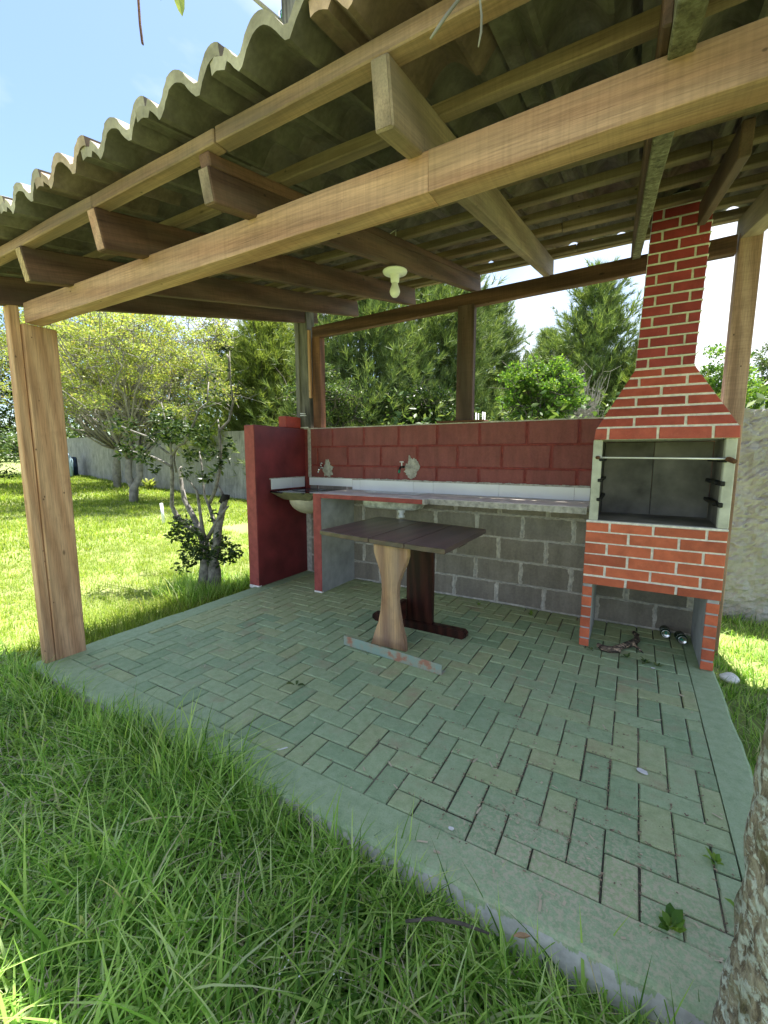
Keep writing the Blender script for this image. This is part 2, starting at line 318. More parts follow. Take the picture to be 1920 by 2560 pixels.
# ------------------------------------------------------------------ object helpers
WLD = {}
def obj(name, me, mat, parent=None, mw=None):
    o = bpy.data.objects.new(name, me); COL.objects.link(o); mw = mw or Matrix()
    if mat is not None and me is not None and not me.materials: me.materials.append(mat)
    if parent is not None:
        o.parent = parent; o.matrix_basis = WLD[parent.name].inverted() @ mw
    else: o.matrix_basis = mw
    WLD[o.name] = mw.copy(); return o
def thing(name, label, cat, loc=(0, 0, 0), group=None):
    o = obj(name, None, None, None, Matrix.Translation(loc)); o.empty_display_size = .1
    return tag(o, label, cat, group)
def tag(o, label, cat, group=None):
    o['label'] = label; o['category'] = cat
    if group: o['group'] = group
    return o
def struct(o): o['kind'] = 'structure'; return o
def stuff(o): o['kind'] = 'stuff'; return o
def T(x, y, z): return Matrix.Translation((x, y, z))
def finish(bm, name='m', smooth=False):
    bmesh.ops.recalc_face_normals(bm, faces=bm.faces)
    me = bpy.data.meshes.new(name); bm.to_mesh(me); bm.free()
    if smooth:
        for p_ in me.polygons: p_.use_smooth = True
    return me
def bm_box(bm, x0, x1, y0, y1, z0, z1, bev=0):
    vs = [bm.verts.new((x, y, z)) for x in (x0, x1) for y in (y0, y1) for z in (z0, z1)]
    fs = [(0, 1, 3, 2), (4, 6, 7, 5), (0, 4, 5, 1), (2, 3, 7, 6), (0, 2, 6, 4), (1, 5, 7, 3)]
    f = [bm.faces.new([vs[i] for i in q]) for q in fs]
    if bev: bmesh.ops.bevel(bm, geom=list({e for q in f for e in q.edges}), offset=bev, segments=1, affect='EDGES')
def box(name, mat, parent, x0, x1, y0, y1, z0, z1, bev=.003, **kw):
    bm = bmesh.new(); c = ((x0+x1)/2, (y0+y1)/2, (z0+z1)/2)
    bm_box(bm, x0-c[0], x1-c[0], y0-c[1], y1-c[1], z0-c[2], z1-c[2], bev)
    return obj(name, finish(bm, name), mat, parent, T(*c))
def beam(name, mat, parent, p0, p1, w_, h, bev=.004, top=False, roll=0, wob=.0):
    """timber from p0 to p1 (centre line of its bottom face), w_ wide, h high; local X runs along it"""
    p0, p1 = Vector(p0), Vector(p1); d = p1-p0; ln = d.length; x = d.normalized()
    side = Vector((0, 0, 1)).cross(x)
    if side.length < .01: side = Vector((0, 1, 0))
    side.normalize(); z = x.cross(side)
    rot = Matrix((x, side, z)).transposed().to_4x4()
    bm = bmesh.new(); bm_box(bm, -ln/2, ln/2, -w_/2, w_/2, 0 if not top else -h, h if not top else 0, bev)
    if wob:
        ns = max(2, int(ln/.12)); 
        for i in range(1, ns):
            bmesh.ops.bisect_plane(bm, geom=bm.verts[:]+bm.edges[:]+bm.faces[:], plane_co=(-ln/2+ln*i/ns, 0, 0), plane_no=(1, 0, 0))
        s = random.random()*50
        for v in bm.verts:
            v.co.y += wob*(mnoise.noise(Vector((v.co.x*2.2+s, v.co.y*30, v.co.z*4)))) ; v.co.z += wob*(mnoise.noise(Vector((v.co.x*2.2, v.co.y*4, v.co.z*30+s))))
    return obj(name, finish(bm, name), mat, parent, T(*((p0+p1)/2)) @ rot)
def lathe(prof, n=24, cap=True):
    bm = bmesh.new(); rings = []
    for r_, z in prof: rings.append([bm.verts.new((r_*math.cos(2*math.pi*i/n), r_*math.sin(2*math.pi*i/n), z)) for i in range(n)])
    for a, b in zip(rings, rings[1:]):
        for i in range(n): bm.faces.new((a[i], a[(i+1) % n], b[(i+1) % n], b[i]))
    if cap:
        bm.faces.new(rings[0][::-1]); bm.faces.new(rings[-1])
    return bm
class Tubes:
    def __init__(s): s.V = []; s.F = []
    def add(s, pts, rad, n=5, cap=True):
        pts = [Vector(p) for p in pts]; b0 = len(s.V)
        for i, p in enumerate(pts):
            d = (pts[min(i+1, len(pts)-1)]-pts[max(i-1, 0)]); d = d.normalized() if d.length > 1e-6 else Vector((0, 0, 1))
            a = d.cross(Vector((.31, .87, .38))).normalized(); b = d.cross(a); r_ = rad[i] if hasattr(rad, '__len__') else rad
            for k in range(n):
                t = 2*math.pi*k/n; q = p+(a*math.cos(t)+b*math.sin(t))*r_; s.V.append(q[:])
        for i in range(len(pts)-1):
            for k in range(n):
                a0 = b0+i*n+k; a1 = b0+i*n+(k+1) % n; s.F.append((a0, a1, a1+n, a0+n))
        if cap and n > 2: s.F.append(tuple(range(b0+n-1, b0-1, -1))); s.F.append(tuple(range(b0+(len(pts)-1)*n, b0+len(pts)*n)))
    def mesh(s, name='tubes', smooth=True):
        me = bpy.data.meshes.new(name); me.from_pydata(s.V, [], s.F); me.update()
        if smooth: me.polygons.foreach_set('use_smooth', [True]*len(me.polygons))
        return me
def npmesh(name, V, F):
    """V (n,3), F (m,k)"""
    V = np.asarray(V, np.float32); F = np.asarray(F, np.int32); m, k = F.shape
    me = bpy.data.meshes.new(name); me.vertices.add(len(V)); me.vertices.foreach_set('co', V.ravel())
    me.loops.add(m*k); me.loops.foreach_set('vertex_index', F.ravel())
    me.polygons.add(m); me.polygons.foreach_set('loop_start', np.arange(0, m*k, k, dtype=np.int32))
    me.update(calc_edges=True); me.validate(); return me
def unit(a): return a/np.maximum(np.linalg.norm(a, axis=1, keepdims=True), 1e-9)
def leaves(P, size, aspect=.45, updir=.4, droop=0.0):
    """one folded rhombus leaf per point"""
    n = len(P); P = np.asarray(P); d = unit(rng.normal(size=(n, 3))*np.array([1, 1, .6])+np.array([0, 0, updir-droop]))
    nn = unit(np.cross(d, unit(rng.normal(size=(n, 3))+np.array([0, 0, .9])))); s = (size*rng.uniform(.6, 1.25, n))[:, None]
    up_ = np.cross(nn, d)
    v0 = P; v1 = P+d*s*.45+nn*s*aspect*.5+up_*s*.07; v2 = P+d*s; v3 = P+d*s*.45-nn*s*aspect*.5+up_*s*.07
    V = np.stack([v0, v1, v2, v3], 1).reshape(-1, 3); b = np.arange(n)[:, None]*4
    F = np.concatenate([b+np.array([[0, 1, 2]]), b+np.array([[0, 2, 3]])], 0); return V, F
def blades(X, Y, Z, h, wd, bend, az_=None, seg=3):
    n = len(X); az_ = rng.uniform(0, 2*np.pi, n) if az_ is None else az_
    dx, dy = np.cos(az_), np.sin(az_); px, py = -dy, dx; rows = []
    tw = rng.uniform(-.6, .6, n)
    for i in range(seg+1):
        t = i/seg; zz = Z+h*(t-.45*bend*t*t*np.minimum(1, bend)); o = h*bend*t**1.8
        ww = wd*(1-t**1.6)*.5*(1+.2*t) if i < seg else wd*0
        cx_, cy_ = X+dx*o, Y+dy*o; qx = px*np.cos(tw*t)+dx*np.sin(tw*t); qy = py*np.cos(tw*t)+dy*np.sin(tw*t)
        if i < seg: rows.append(np.stack([cx_-qx*ww, cy_-qy*ww, zz], 1)); rows.append(np.stack([cx_+qx*ww, cy_+qy*ww, zz], 1))
        else: rows.append(np.stack([cx_, cy_, zz], 1))
    k = len(rows); V = np.stack(rows, 1).reshape(-1, 3); b = np.arange(n)[:, None]*k; F = []
    for i in range(seg-1): F += [b+np.array([[2*i, 2*i+1, 2*i+3]]), b+np.array([[2*i, 2*i+3, 2*i+2]])]
    F.append(b+np.array([[2*seg-2, 2*seg-1, 2*seg]])); return V, np.concatenate(F, 0)

def hz(x, y):
    x = np.asarray(x, float); y = np.asarray(y, float)
    dip = .075*np.clip((x+.1)/1.1, 0, 1)*np.clip((-y-2.2)/.3, 0, 1)*np.clip((2.6-x)/.6, 0, 1)
    return -.1+.023*np.maximum(0, -3.7-x)+.012*np.sin(x*1.9+.4)*np.sin(y*1.6)-dip
def vnoise(x, y, s):
    return np.array([mnoise.noise(Vector((a*s, b*s, 3.3))) for a, b in zip(x, y)])

# ------------------------------------------------------------------ ground
gx = np.concatenate([np.linspace(-140, -30, 12), np.linspace(-28, 6, 86), np.linspace(8, 90, 12)])
gy = np.concatenate([np.linspace(-40, -7, 8), np.linspace(-6, 12, 60), np.linspace(14, 160, 16)])
XX, YY = np.meshgrid(gx, gy, indexing='ij'); ZZ = hz(np.maximum(XX, -40), YY)-.012
idx = np.arange(len(gx)*len(gy)).reshape(len(gx), len(gy))
F = np.stack([idx[:-1, :-1], idx[1:, :-1], idx[1:, 1:], idx[:-1, 1:]], -1).reshape(-1, 4)
me = npmesh('ground', np.stack([XX, YY, ZZ], -1).reshape(-1, 3), F); me.polygons.foreach_set('use_smooth', [True]*len(me.polygons))
g_ = struct(obj('ground', me, M['ground']))

# ------------------------------------------------------------------ patio
PX0, PX1, PY0 = -1.868, 1.566, -2.452
patio = struct(obj('patio', None, None)); patio.empty_display_size = .1
patio['label'] = 'green painted paved floor under the tiled shelter'
def kerb_mesh(x0, x1, y0, y1, front, amp=.016):
    """a poured concrete strip with a wavering hand-trowelled outer edge"""
    lx, ly = x1-x0, y1-y0; alongx = lx > ly; n = int(max(lx, ly)/.035); bm = bmesh.new(); rows = []
    for i in range(n+1):
        t = i/n; s = (x0+lx*t) if alongx else (y0+ly*t)
        w1 = amp*(mnoise.noise(Vector((s*3.1, 2.2, front)))+.5*mnoise.noise(Vector((s*11, 7.2, front))))
        hgt = .003*mnoise.noise(Vector((s*5, 1, 1)))
        # inner -> outer section: (offset across, z)
        if alongx: sec = [(y1, -.05), (y1, 0), (y0+.05, hgt), (y0+.012+w1, hgt-.002), (y0+w1, -.012), (y0+w1*1.2-.006, -.07), (y0+w1-.004, -.26)]; row = [bm.verts.new((s, a, b)) for a, b in sec]
        else:
            o, q = (x1, x0) if front < 0 else (x0, x1); sg = -1 if front > 0 else 1
            sec = [(o, -.05), (o, 0), (q+sg*.05, hgt), (q+sg*.012+w1, hgt-.002), (q+w1, -.012), (q+w1, -.07), (q+w1, -.26)]; row = [bm.verts.new((a, s, b)) for a, b in sec]
        rows.append(row)
    for a, b in zip(rows, rows[1:]):
        for j in range(len(a)-1): bm.faces.new((a[j], a[j+1], b[j+1], b[j]))
    bm.faces.new(rows[0]); bm.faces.new(rows[-1][::-1])
    return finish(bm, 'kerb')
obj('kerb', kerb_mesh(-2.02, 1.70, -2.615, PY0-.004, 3), M['kerb'], patio)
obj('kerb', kerb_mesh(-2.04, PX0, PY0, -.0, -1, .01), M['kerb'], patio)
obj('kerb', kerb_mesh(PX1, 1.702, PY0, -.0, 5, .008), M['kerb'], patio)
bm = bmesh.new(); bm_box(bm, PX0+.001, PX1-.001, PY0-.03, .12, -.25, -.0085); obj('joint_bed', finish(bm), M['bed'], patio)
PITCHP, JT = .1035, .0045
cells = []
for i in range(-34, 8):
    for k in range(-6, 26):
        if (i+k) % 4 == 0:
            x, y = 1.184+PITCHP*i, -2.26+PITCHP*k
            cells.append((x, y, x+2*PITCHP, y+PITCHP)); cells.append((x, y-2*PITCHP, x+PITCHP, y))
pav = []
for (a, b, c, d) in cells:
    full = (a >= PX0-.005 and c <= PX1+.012 and b >= PY0-.012 and d <= .02)
    a2, b2, c2, d2 = max(a, PX0), max(b, PY0), min(c, PX1), min(d, .03)
    if c2-a2 < .03 or d2-b2 < .03: continue
    pav.append((full, a2, b2, c2, d2))
def paver_bm(bm, lx, ly, dx=0, dy=0, dz=0, seed=0, tilt=(0, 0)):
    g = JT/2+random.uniform(0, .0022); rr = random.Random(seed); hx, hy = lx/2-g, ly/2-g; b = .0045
    ring = lambda e, z: [bm.verts.new((dx+sx*(hx-e)+rr.uniform(-.0008, .0008), dy+sy*(hy-e)+rr.uniform(-.0008, .0008), dz+z+(sx*tilt[0]+sy*tilt[1] if z > -.03 else 0))) for sx, sy in ((-1, -1), (1, -1), (1, 1), (-1, 1))]
    r1, r2, r3 = ring(0, -.035), ring(0, -b), ring(b, 0)
    for a, c in ((r1, r2), (r2, r3)):
        for j in range(4): bm.faces.new((a[j], a[(j+1) % 4], c[(j+1) % 4], c[j]))
    bm.faces.new(r3)
shared = []
for s_ in range(6):
    bm = bmesh.new(); paver_bm(bm, 2*PITCHP, PITCHP, seed=s_, tilt=(random.uniform(-.0012, .0012), random.uniform(-.001, .001))); me = finish(bm, 'paver'); me.materials.append(M['paver']); shared.append(me)
def seen(p): return (p[1] < -.58 or p[1] < -.0)
pav.sort(key=lambda q: math.hypot((q[1]+q[3])/2-CAM.x, (q[2]+q[4])/2-CAM.y))
rest = bmesh.new()
for n_, (full, a, b, c, d) in enumerate(pav):
    cx, cy, lx, ly = (a+c)/2, (b+d)/2, c-a, d-b; dz = random.uniform(-.0022, .0018)
    if n_ < 299:
        if full: mw = T(cx, cy, dz) @ Matrix.Rotation(0 if lx > ly else math.pi/2, 4, 'Z') @ Matrix.Rotation(random.uniform(-.009, .009), 4, 'Z'); me = random.choice(shared)
        else: bm = bmesh.new(); paver_bm(bm, lx, ly, seed=n_); me = finish(bm, 'paver'); mw = T(cx, cy, dz)
        obj('paver', me, M['paver'], patio, mw)
    else: paver_bm(rest, lx, ly, cx, cy, dz, n_)
stuff(obj('paver', finish(rest, 'pavers'), M['paver'], patio))

# ------------------------------------------------------------------ block wall behind the counter
bw = thing('block_wall', 'low back wall of concrete blocks, painted wine red above the counter and bare gray below', 'block wall', (0, .07, 0))
box('wall_core', M['mortar'], bw, -1.98, 1.66, .006, .14, -.1, .93, 0)
box('wall_core', M['mortar_red'], bw, -1.98, 1.66, .0055, .1395, .93, 1.592, 0)
def blockmesh(L_, H_, s):
    bm = bmesh.new(); bm_box(bm, -L_/2, L_/2, -.02, .02, -H_/2, H_/2, .005)
    rr = random.Random(s)
    for v in bm.verts: v.co += Vector((rr.uniform(-.0025, .0025), rr.uniform(-.0012, .0012), rr.uniform(-.0022, .0022)))
    return finish(bm, 'block')
for c in range(8):
    off = (0 if c % 2 == 0 else .2); z0, z1 = .2*c+.006, .2*c+.194; x = -2.6+off-.0
    while x < 1.66:
        a, b = max(x+.006, -1.9), min(x+.394, 1.655)
        zz0, zz1 = max(z0, .0), z1
        mat = M['block_gray'] if c < 5 else M['block_red']
        if b-a > .05: 
            lab = obj('block', blockmesh(b-a, zz1-zz0, c*31+int(x*10)), mat, bw, T((a+b)/2, (.0155 if c < 5 else .0205)+random.uniform(-.001, .002), (zz0+zz1)/2))
        x += .4
# mortar joints smeared over the bare blocks, each an irregular ribbon
sm = bmesh.new()
def ribbon(p0, p1, wd, vert):
    n = 14; L_ = []
    for i in range(n+1):
        t = i/n; q = [p0[j]+(p1[j]-p0[j])*t for j in range(2)]
        w1 = wd*(.5+1.1*abs(mnoise.noise(Vector((q[0]*9+3, q[1]*17, 1.5))))+.3*random.random()); w2 = wd*(.5+1.1*abs(mnoise.noise(Vector((q[0]*9+9, q[1]*17, 6.5))))+.3*random.random())
        y_ = -.0072
        if vert: L_.append((sm.verts.new((q[0]-w1, y_, q[1])), sm.verts.new((q[0], y_-.003, q[1])), sm.verts.new((q[0]+w2, y_, q[1]))))
        else: L_.append((sm.verts.new((q[0], y_, q[1]-w1*.7)), sm.verts.new((q[0], y_-.003, q[1])), sm.verts.new((q[0], y_, q[1]+w2*.7))))
    for a, b in zip(L_, L_[1:]): sm.faces.new((a[0], a[1], b[1], b[0])); sm.faces.new((a[1], a[2], b[2], b[1]))
for c in range(5):
    if c: ribbon((-1.3, .2*c), (1.65, .2*c), .009, False)
    x = -1.4+(0 if c % 2 == 0 else .2)
    while x < 1.6:
        if x > -1.28: ribbon((x+random.uniform(-.008, .008), .2*c+.01), (x+random.uniform(-.008, .008), min(.92, .2*c+.2)), .013, True)
        x += .4
ribbon((-1.3, .012), (1.65, .012), .012, False)
obj('smeared_joint', finish(sm), M['mortar'], bw)
# mortar column in the corner and patches round the taps
box('corner_mortar', M['grouty'], bw, -1.925, -1.885, -.012, .03, 1.07, 1.605, .006)
def blob(name, parent, cx, cz, rx, rz, y, mat, seed, th=.006, spikes=.25):
    bm = bmesh.new(); n = 56; c0 = bm.verts.new((0, -th, 0)); r1 = []; r2 = []
    for i in range(n):
        t = 2*math.pi*i/n; k = 1+spikes*mnoise.noise(Vector((math.cos(t)*2+seed, math.sin(t)*2, seed)))+spikes*.7*mnoise.noise(Vector((math.cos(t)*7+seed, math.sin(t)*7, seed)))
        r1.append(bm.verts.new((rx*.8*k*math.cos(t), -th*.9, rz*.8*k*math.sin(t)))); r2.append(bm.verts.new((rx*k*math.cos(t), .002, rz*k*math.sin(t))))
    for i in range(n):
        j = (i+1) % n; bm.faces.new((c0, r1[j], r1[i])); bm.faces.new((r1[i], r1[j], r2[j], r2[i]))
    return obj(name, finish(bm, smooth=True), mat, parent, T(cx, y, cz))
blob('mortar_patch', bw, -1.655, 1.165, .07, .085, -.006, M['grouty'], 2.2, spikes=.45); blob('mortar_patch', bw, -.655, 1.18, .075, .10, -.006, M['grouty'], 5.1, spikes=.4)
# rough capping
cap = bmesh.new(); n = 60
for i in range(n):
    x0, x1 = -1.98+3.64*i/n, -1.98+3.64*(i+1)/n; h = 1.597+.006*mnoise.noise(Vector((x0*6, 0, 0)))
    bm_box(cap, x0, x1-.0005, -.004, .142, 1.5915, h+.004)
obj('wall_capping', finish(cap), M['mortar'], bw)

# ------------------------------------------------------------------ wing wall
ww_ = thing('wing_wall', 'wine red rendered side wall standing at the left end of the counter', 'wall', (-2.04, -.3, 0))
box('wall_body', M['wine'], ww_, -2.104, -1.974, -.732, .14, .0, 1.597, .006)
box('front_face', M['red_face'], ww_, -2.103, -1.976, -.7355, -.731, .012, 1.592, .001)
box('cement_foot', M['grout'], ww_, -2.106, -1.972, -.739, -.70, -.02, .014, .004)
bx_ = thing('painted_brick', 'small bright red painted block lying on top of the wine red side wall', 'brick', (-2.05, -.15, 1.60))
box('brick_body', M['redbrick_in'], bx_, -2.10, -1.995, -.262, -.032, 1.600, 1.715, .004)
box('front_end', M['redbrick_in'], bx_, -2.097, -1.998, -.2645, -.2625, 1.604, 1.711, 0)

# ------------------------------------------------------------------ counter
ct = thing('kitchen_counter', 'cement counter with red painted front edge and side support, built against the block wall', 'counter', (-.3, -.3, 0))
box('support_wall', M['cement'], ct, -1.412, -1.322, -.555, .0, -.005, .912, .004)
box('support_front', M['red_face'], ct, -1.414, -1.321, -.5605, -.5552, .012, .953, .002)
box('cement_foot', M['grout'], ct, -1.416, -1.319, -.563, -.54, -.004, .013, .002)
SX0, SX1, SY0, SY1 = -1.075, -.485, -.27, -.015
sl_ = bmesh.new()
for q in ((-1.412, SX0, -.555, -.004), (SX1, -.28, -.555, -.004), (SX0, SX1, -.555, SY0), (SX0, SX1, SY1, -.004), (-.28, .925, -.475, -.004)): bm_box(sl_, *q, .914, .955)
obj('worktop', finish(sl_), M['counter'], ct)
box('front_edge', M['red_face'], ct, -1.32, -.283, -.5605, -.5552, .914, .953, .0015)
re_ = bmesh.new()
for i in range(60):
    x0 = -.28+1.205*i/60; d_ = .006*abs(mnoise.noise(Vector((x0*14, 1, 1)))); bm_box(re_, x0, x0+1.205/60-.0004, -.479-d_, -.4752, .909-d_*1.5, .952+d_*.3)
obj('rough_edge', finish(re_), M['grouty'], ct)
box('cement_joint', M['grouty'], ct, -.284, -.262, -.562, -.4795, .908, .953, .004)
# sink basin
def basin(x0, x1, y0, y1, z0, z1, t):
    bm = bmesh.new(); n = 8; R_ = .05
    def ring(e, z, r_):
        v = []
        for cx, cy, a0 in ((x1-e-r_, y1-e-r_, 0), (x0+e+r_, y1-e-r_, 90), (x0+e+r_, y0+e+r_, 180), (x1-e-r_, y0+e+r_, 270)):
            for j in range(n+1): a = R(a0+90*j/n); v.append(bm.verts.new((cx+r_*math.cos(a), cy+r_*math.sin(a), z)))
        return v
    rs = [ring(e, z, r_) for e, z, r_ in t]
    for a, b in zip(rs, rs[1:]):
        for j in range(len(a)): bm.faces.new((a[j], a[(j+1) % len(a)], b[(j+1) % len(a)], b[j]))
    bm.faces.new(rs[-1]); return finish(bm, 'basin', True)
sk = thing('kitchen_sink', 'rectangular stainless steel sink basin set into the cement counter', 'sink', (-.78, -.15, .955))
obj('basin', basin(SX0, SX1, SY0, SY1, 0, 0, [(-.012, .957, .06), (-.006, .960, .055), (.004, .957, .05), (.02, .94, .05), (.03, .84, .05), (.07, .815, .05)]), M['steel'], sk)
obj('basin_underside', basin(SX0, SX1, SY0, SY1, 0, 0, [(.0, .913, .05), (.004, .905, .05), (.008, .838, .05), (.02, .816, .05), (.07, .804, .05)]), M['steel_d'], sk)
obj('drain_fitting', finish(lathe([(.03, 0), (.03, .02), (.022, .022), (.022, .045), (.034, .047), (.034, .07)], 16), smooth=False), M['pvc'], sk, T(-.655, -.3+.09, .738))
# backsplash
bs = thing('tile_backsplash', 'narrow strip of white marbled tiles along the back of the counter', 'tile strip', (-.5, -.01, .96))
xs = [-1.334, -1.236, -.63, -.425, .19, .79, .905]
box('tile', M['whitetile'], bs, -1.905, -1.337, -.016, -.0075, .985, 1.067, .001)
for a, b in zip(xs, xs[1:]): box('tile', M['whitetile'], bs, a+.001, b-.001, -.017, -.0075, .957, 1.058+random.uniform(-.002, .002), .001)
box('tile', M['whitetile'], bs, -1.9725, -1.9655, -.532, -.22, .965, 1.072, .001); box('tile', M['whitetile'], bs, -1.9725, -1.9655, -.218, -.019, .965, 1.070, .001)
gr = bmesh.new()
for i in range(110):
    x0 = -1.9+2.8*i/110; h = 1.070+.009*abs(mnoise.noise(Vector((x0*9, 4, 1))))+.005*random.random(); bm_box(gr, x0, x0+2.8/110-.0003, -.0142, -.0062, 1.052, h)
obj('cement_bead', finish(gr), M['grouty'], bs); gr = bmesh.new()
for i in range(24):
    y0 = -.55+.54*i/24; h = 1.078+.008*abs(mnoise.noise(Vector((y0*9, 4, 1)))); bm_box(gr, -1.9735, -1.9668, y0, y0+.54/24-.0003, 1.066, h)
obj('cement_bead', finish(gr), M['grouty'], bs)
# corner wash basin in dark granite
wb = thing('corner_washbasin', 'black granite washbasin top with cream bowl between side wall and counter support', 'washbasin', (-1.7, -.3, .95))
bm = bmesh.new(); n = 20; top = []; bot = []
edge = [(-1.972, -.02), (-1.972, -.545)] + [(-1.972+.552*t, -.545-.052*math.sin(math.pi*t)-.012*t) for t in [i/n for i in range(1, n)]] + [(-1.414, -.557), (-1.414, -.02)]
vt = [bm.verts.new((x, y, .952)) for x, y in edge]; vb = [bm.verts.new((x, y, .938)) for x, y in edge]
bm.faces.new(vt[::-1]); bm.faces.new(vb)
for i in range(len(edge)): j = (i+1) % len(edge); bm.faces.new((vt[i], vt[j], vb[j], vb[i]))
obj('washbasin_top', finish(bm), M['granite'], wb)
bm = bmesh.new(); 
vt = [bm.verts.new((x, y+.006, .9375)) for x, y in edge]; 
e2 = [(-1.70+(x+1.70)*.62, -.28+(y+.28)*.72) for x, y in edge]; vb = [bm.verts.new((x, y, .868)) for x, y in e2]
for i in range(len(edge)): j = (i+1) % len(edge); bm.faces.new((vt[i], vt[j], vb[j], vb[i]))
bm.faces.new(vb); obj('underside', finish(bm), M['olive'], wb)
pr = [(.012, -.15)]+[(.205*math.sin(R(a)), -.155*math.cos(R(a))) for a in range(10, 91, 10)]+[(.205, .01)]
bm = lathe(pr, 32); obj('bowl', finish(bm, smooth=True), M['cream'], wb, T(-1.66, -.31, .872))
bm = lathe([(.17, .0), (.165, -.002), (.12, -.001)], 32, False); obj('bowl_rim', finish(bm, smooth=True), M['navy'], wb, T(-1.7, -.27, .9545))
# taps
def tap(x, z, handle, nozzle, lab):
    t = thing('wall_tap', lab, 'tap', (x, -.01, z))
    tb = Tubes(); tb.add([(x, .0, z), (x, -.06, z)], .011, 10); tb.add([(x, -.055, z), (x, -.085, z-.004), (x, -.105, z-.03)], [.011, .011, .009], 10)
    obj('tap_body', tb.mesh(), M['chrome'] if handle == 'c' else M['metal_dark'], t)
    tb = Tubes(); tb.add([(x, -.06, z+.008), (x, -.06, z+.045)], .0055, 8); tb.add([(x-.02, -.06, z+.048), (x+.02, -.06, z+.048)], .0055, 8)
    obj('tap_handle', tb.mesh(), M['chrome'] if handle == 'c' else M['pvc'], t)
    tb = Tubes(); tb.add([(x, -.104, z-.028), (x, -.112, z-.055)], .011 if nozzle else .008, 10); obj('tap_spout', tb.mesh(), M['greenp'] if nozzle else M['chrome'], t)
tap(-1.705, 1.178, 'c', False, 'small chrome tap on the red wall in the corner above the black washbasin')
tap(-.735, 1.20, 'w', True, 'tap with white handle and green nozzle on the red wall above the steel sink')

# ------------------------------------------------------------------ brick barbecue
bq = thing('brick_barbecue', 'tall red brick barbecue with open firebox, tapering hood and chimney beside the counter', 'barbecue', (1.31, -.3, 0))
GY = -.573
def gb(name, mat, *a, bev=.004): return box(name, mat, bq, *a, bev=bev)
gb('leg', M['cement'], .938, .994, GY, -.03, .0, .448); gb('leg', M['cement'], 1.624, 1.684, GY, -.03, .0, .448)
gb('firebox_base', M['grout'], .936, 1.690, GY, -.03, .449, .872)
gb('base_rim', M['grout'], .934, 1.692, GY-.004, GY+.03, .868, .882, bev=.003)
gb('side_frame', M['frame'], .947, 1.000, GY+.003, GY+.06, .8825, 1.41); gb('side_frame', M['frame'], 1.637, 1.691, GY+.003, GY+.06, .8825, 1.41)
gb('side_wall', M['frame'], .947, .975, GY+.0605, -.03, .8825, 1.41, bev=0); gb('side_wall', M['frame'], 1.663, 1.690, GY+.0605, -.03, .8825, 1.41, bev=0)
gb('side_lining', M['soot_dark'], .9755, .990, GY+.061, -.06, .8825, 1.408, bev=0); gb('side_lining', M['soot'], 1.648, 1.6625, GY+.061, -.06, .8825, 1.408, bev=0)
gb('back_panel', M['soot'], .9905, 1.305, -.058, -.0305, .8825, 1.408, bev=.003); gb('back_panel', M['soot'], 1.3075, 1.6475, -.058, -.0305, .8825, 1.408, bev=.003)
gb('firebox_floor', M['soot'], .9905, 1.6475, GY+.031, -.0585, .8725, .884, bev=0)
for z in (1.022, 1.148, 1.285):
    gb('grill_support', M['metal_dark'], 1.612, 1.6478, -.50, -.10, z-.012, z+.012, bev=.004); gb('grill_support', M['metal_dark'], .9902, 1.012, -.50, -.10, z-.012, z+.012, bev=.004)
    gb('support_end', M['metal_dark'], 1.628, 1.652, GY-.012, GY+.075, z-.014, z+.014, bev=.004); gb('support_end', M['metal_dark'], .986, 1.012, GY-.004, GY+.075, z-.011, z+.011, bev=.004)
HZ0, HZL, HZ1, CH1 = 1.411, 1.482, 1.855, 2.86
def frustum(q0, z0, q1, z1):
    bm = bmesh.new(); a = [bm.verts.new((x, y, z0)) for x, y in q0]; b = [bm.verts.new((x, y, z1)) for x, y in q1]
    for i in range(4): j = (i+1) % 4; bm.faces.new((a[i], a[j], b[j], b[i]))
    bm.faces.new(a[::-1]); bm.faces.new(b); return finish(bm)
def rect(x0, x1, y0, y1): return [(x0, y0), (x1, y0), (x1, y1), (x0, y1)]
obj('hood_lip', frustum(rect(.952, 1.697, GY-.012, -.03), HZ0, rect(.958, 1.692, GY-.008, -.03), HZL), M['grout'], bq)
hb = rect(.962, 1.688, GY-.003, -.03); ht = rect(1.155, 1.462, -.455, -.14)
obj('hood', frustum(hb, HZL, ht, HZ1), M['grout'], bq)
cb, ctp = rect(1.155, 1.462, -.455, -.14), rect(1.190, 1.490, -.45, -.145)
obj('chimney', frustum(cb, HZ1, ctp, CH1), M['grout_top'], bq)
def brickq(p, mat, th=.006, gap=.0):
    """proud brick slip on the quad p (4 points, counter-clockwise seen from the front)"""
    p = [Vector(q) for q in p]; nrm = (p[1]-p[0]).cross(p[3]-p[0]).normalized(); c = sum(p, Vector())/4
    bm = bmesh.new(); j = [Vector((random.uniform(-.0014, .0014), 0, random.uniform(-.0014, .0014))) for _ in p]
    a = [bm.verts.new(q-c-nrm*.004) for q in p]; b = [bm.verts.new(q-c+nrm*(th-.002)+jj) for q, jj in zip(p, j)]
    m = [bm.verts.new((q-c)-(q-c).normalized()*.004+nrm*th+jj) for q, jj in zip(p, j)]
    for r1, r2 in ((a, b), (b, m)):
        for i in range(4): k = (i+1) % 4; bm.faces.new((r1[i], r1[k], r2[k], r2[i]))
    bm.faces.new(m); return obj('brick', finish(bm), mat, bq, T(*c))
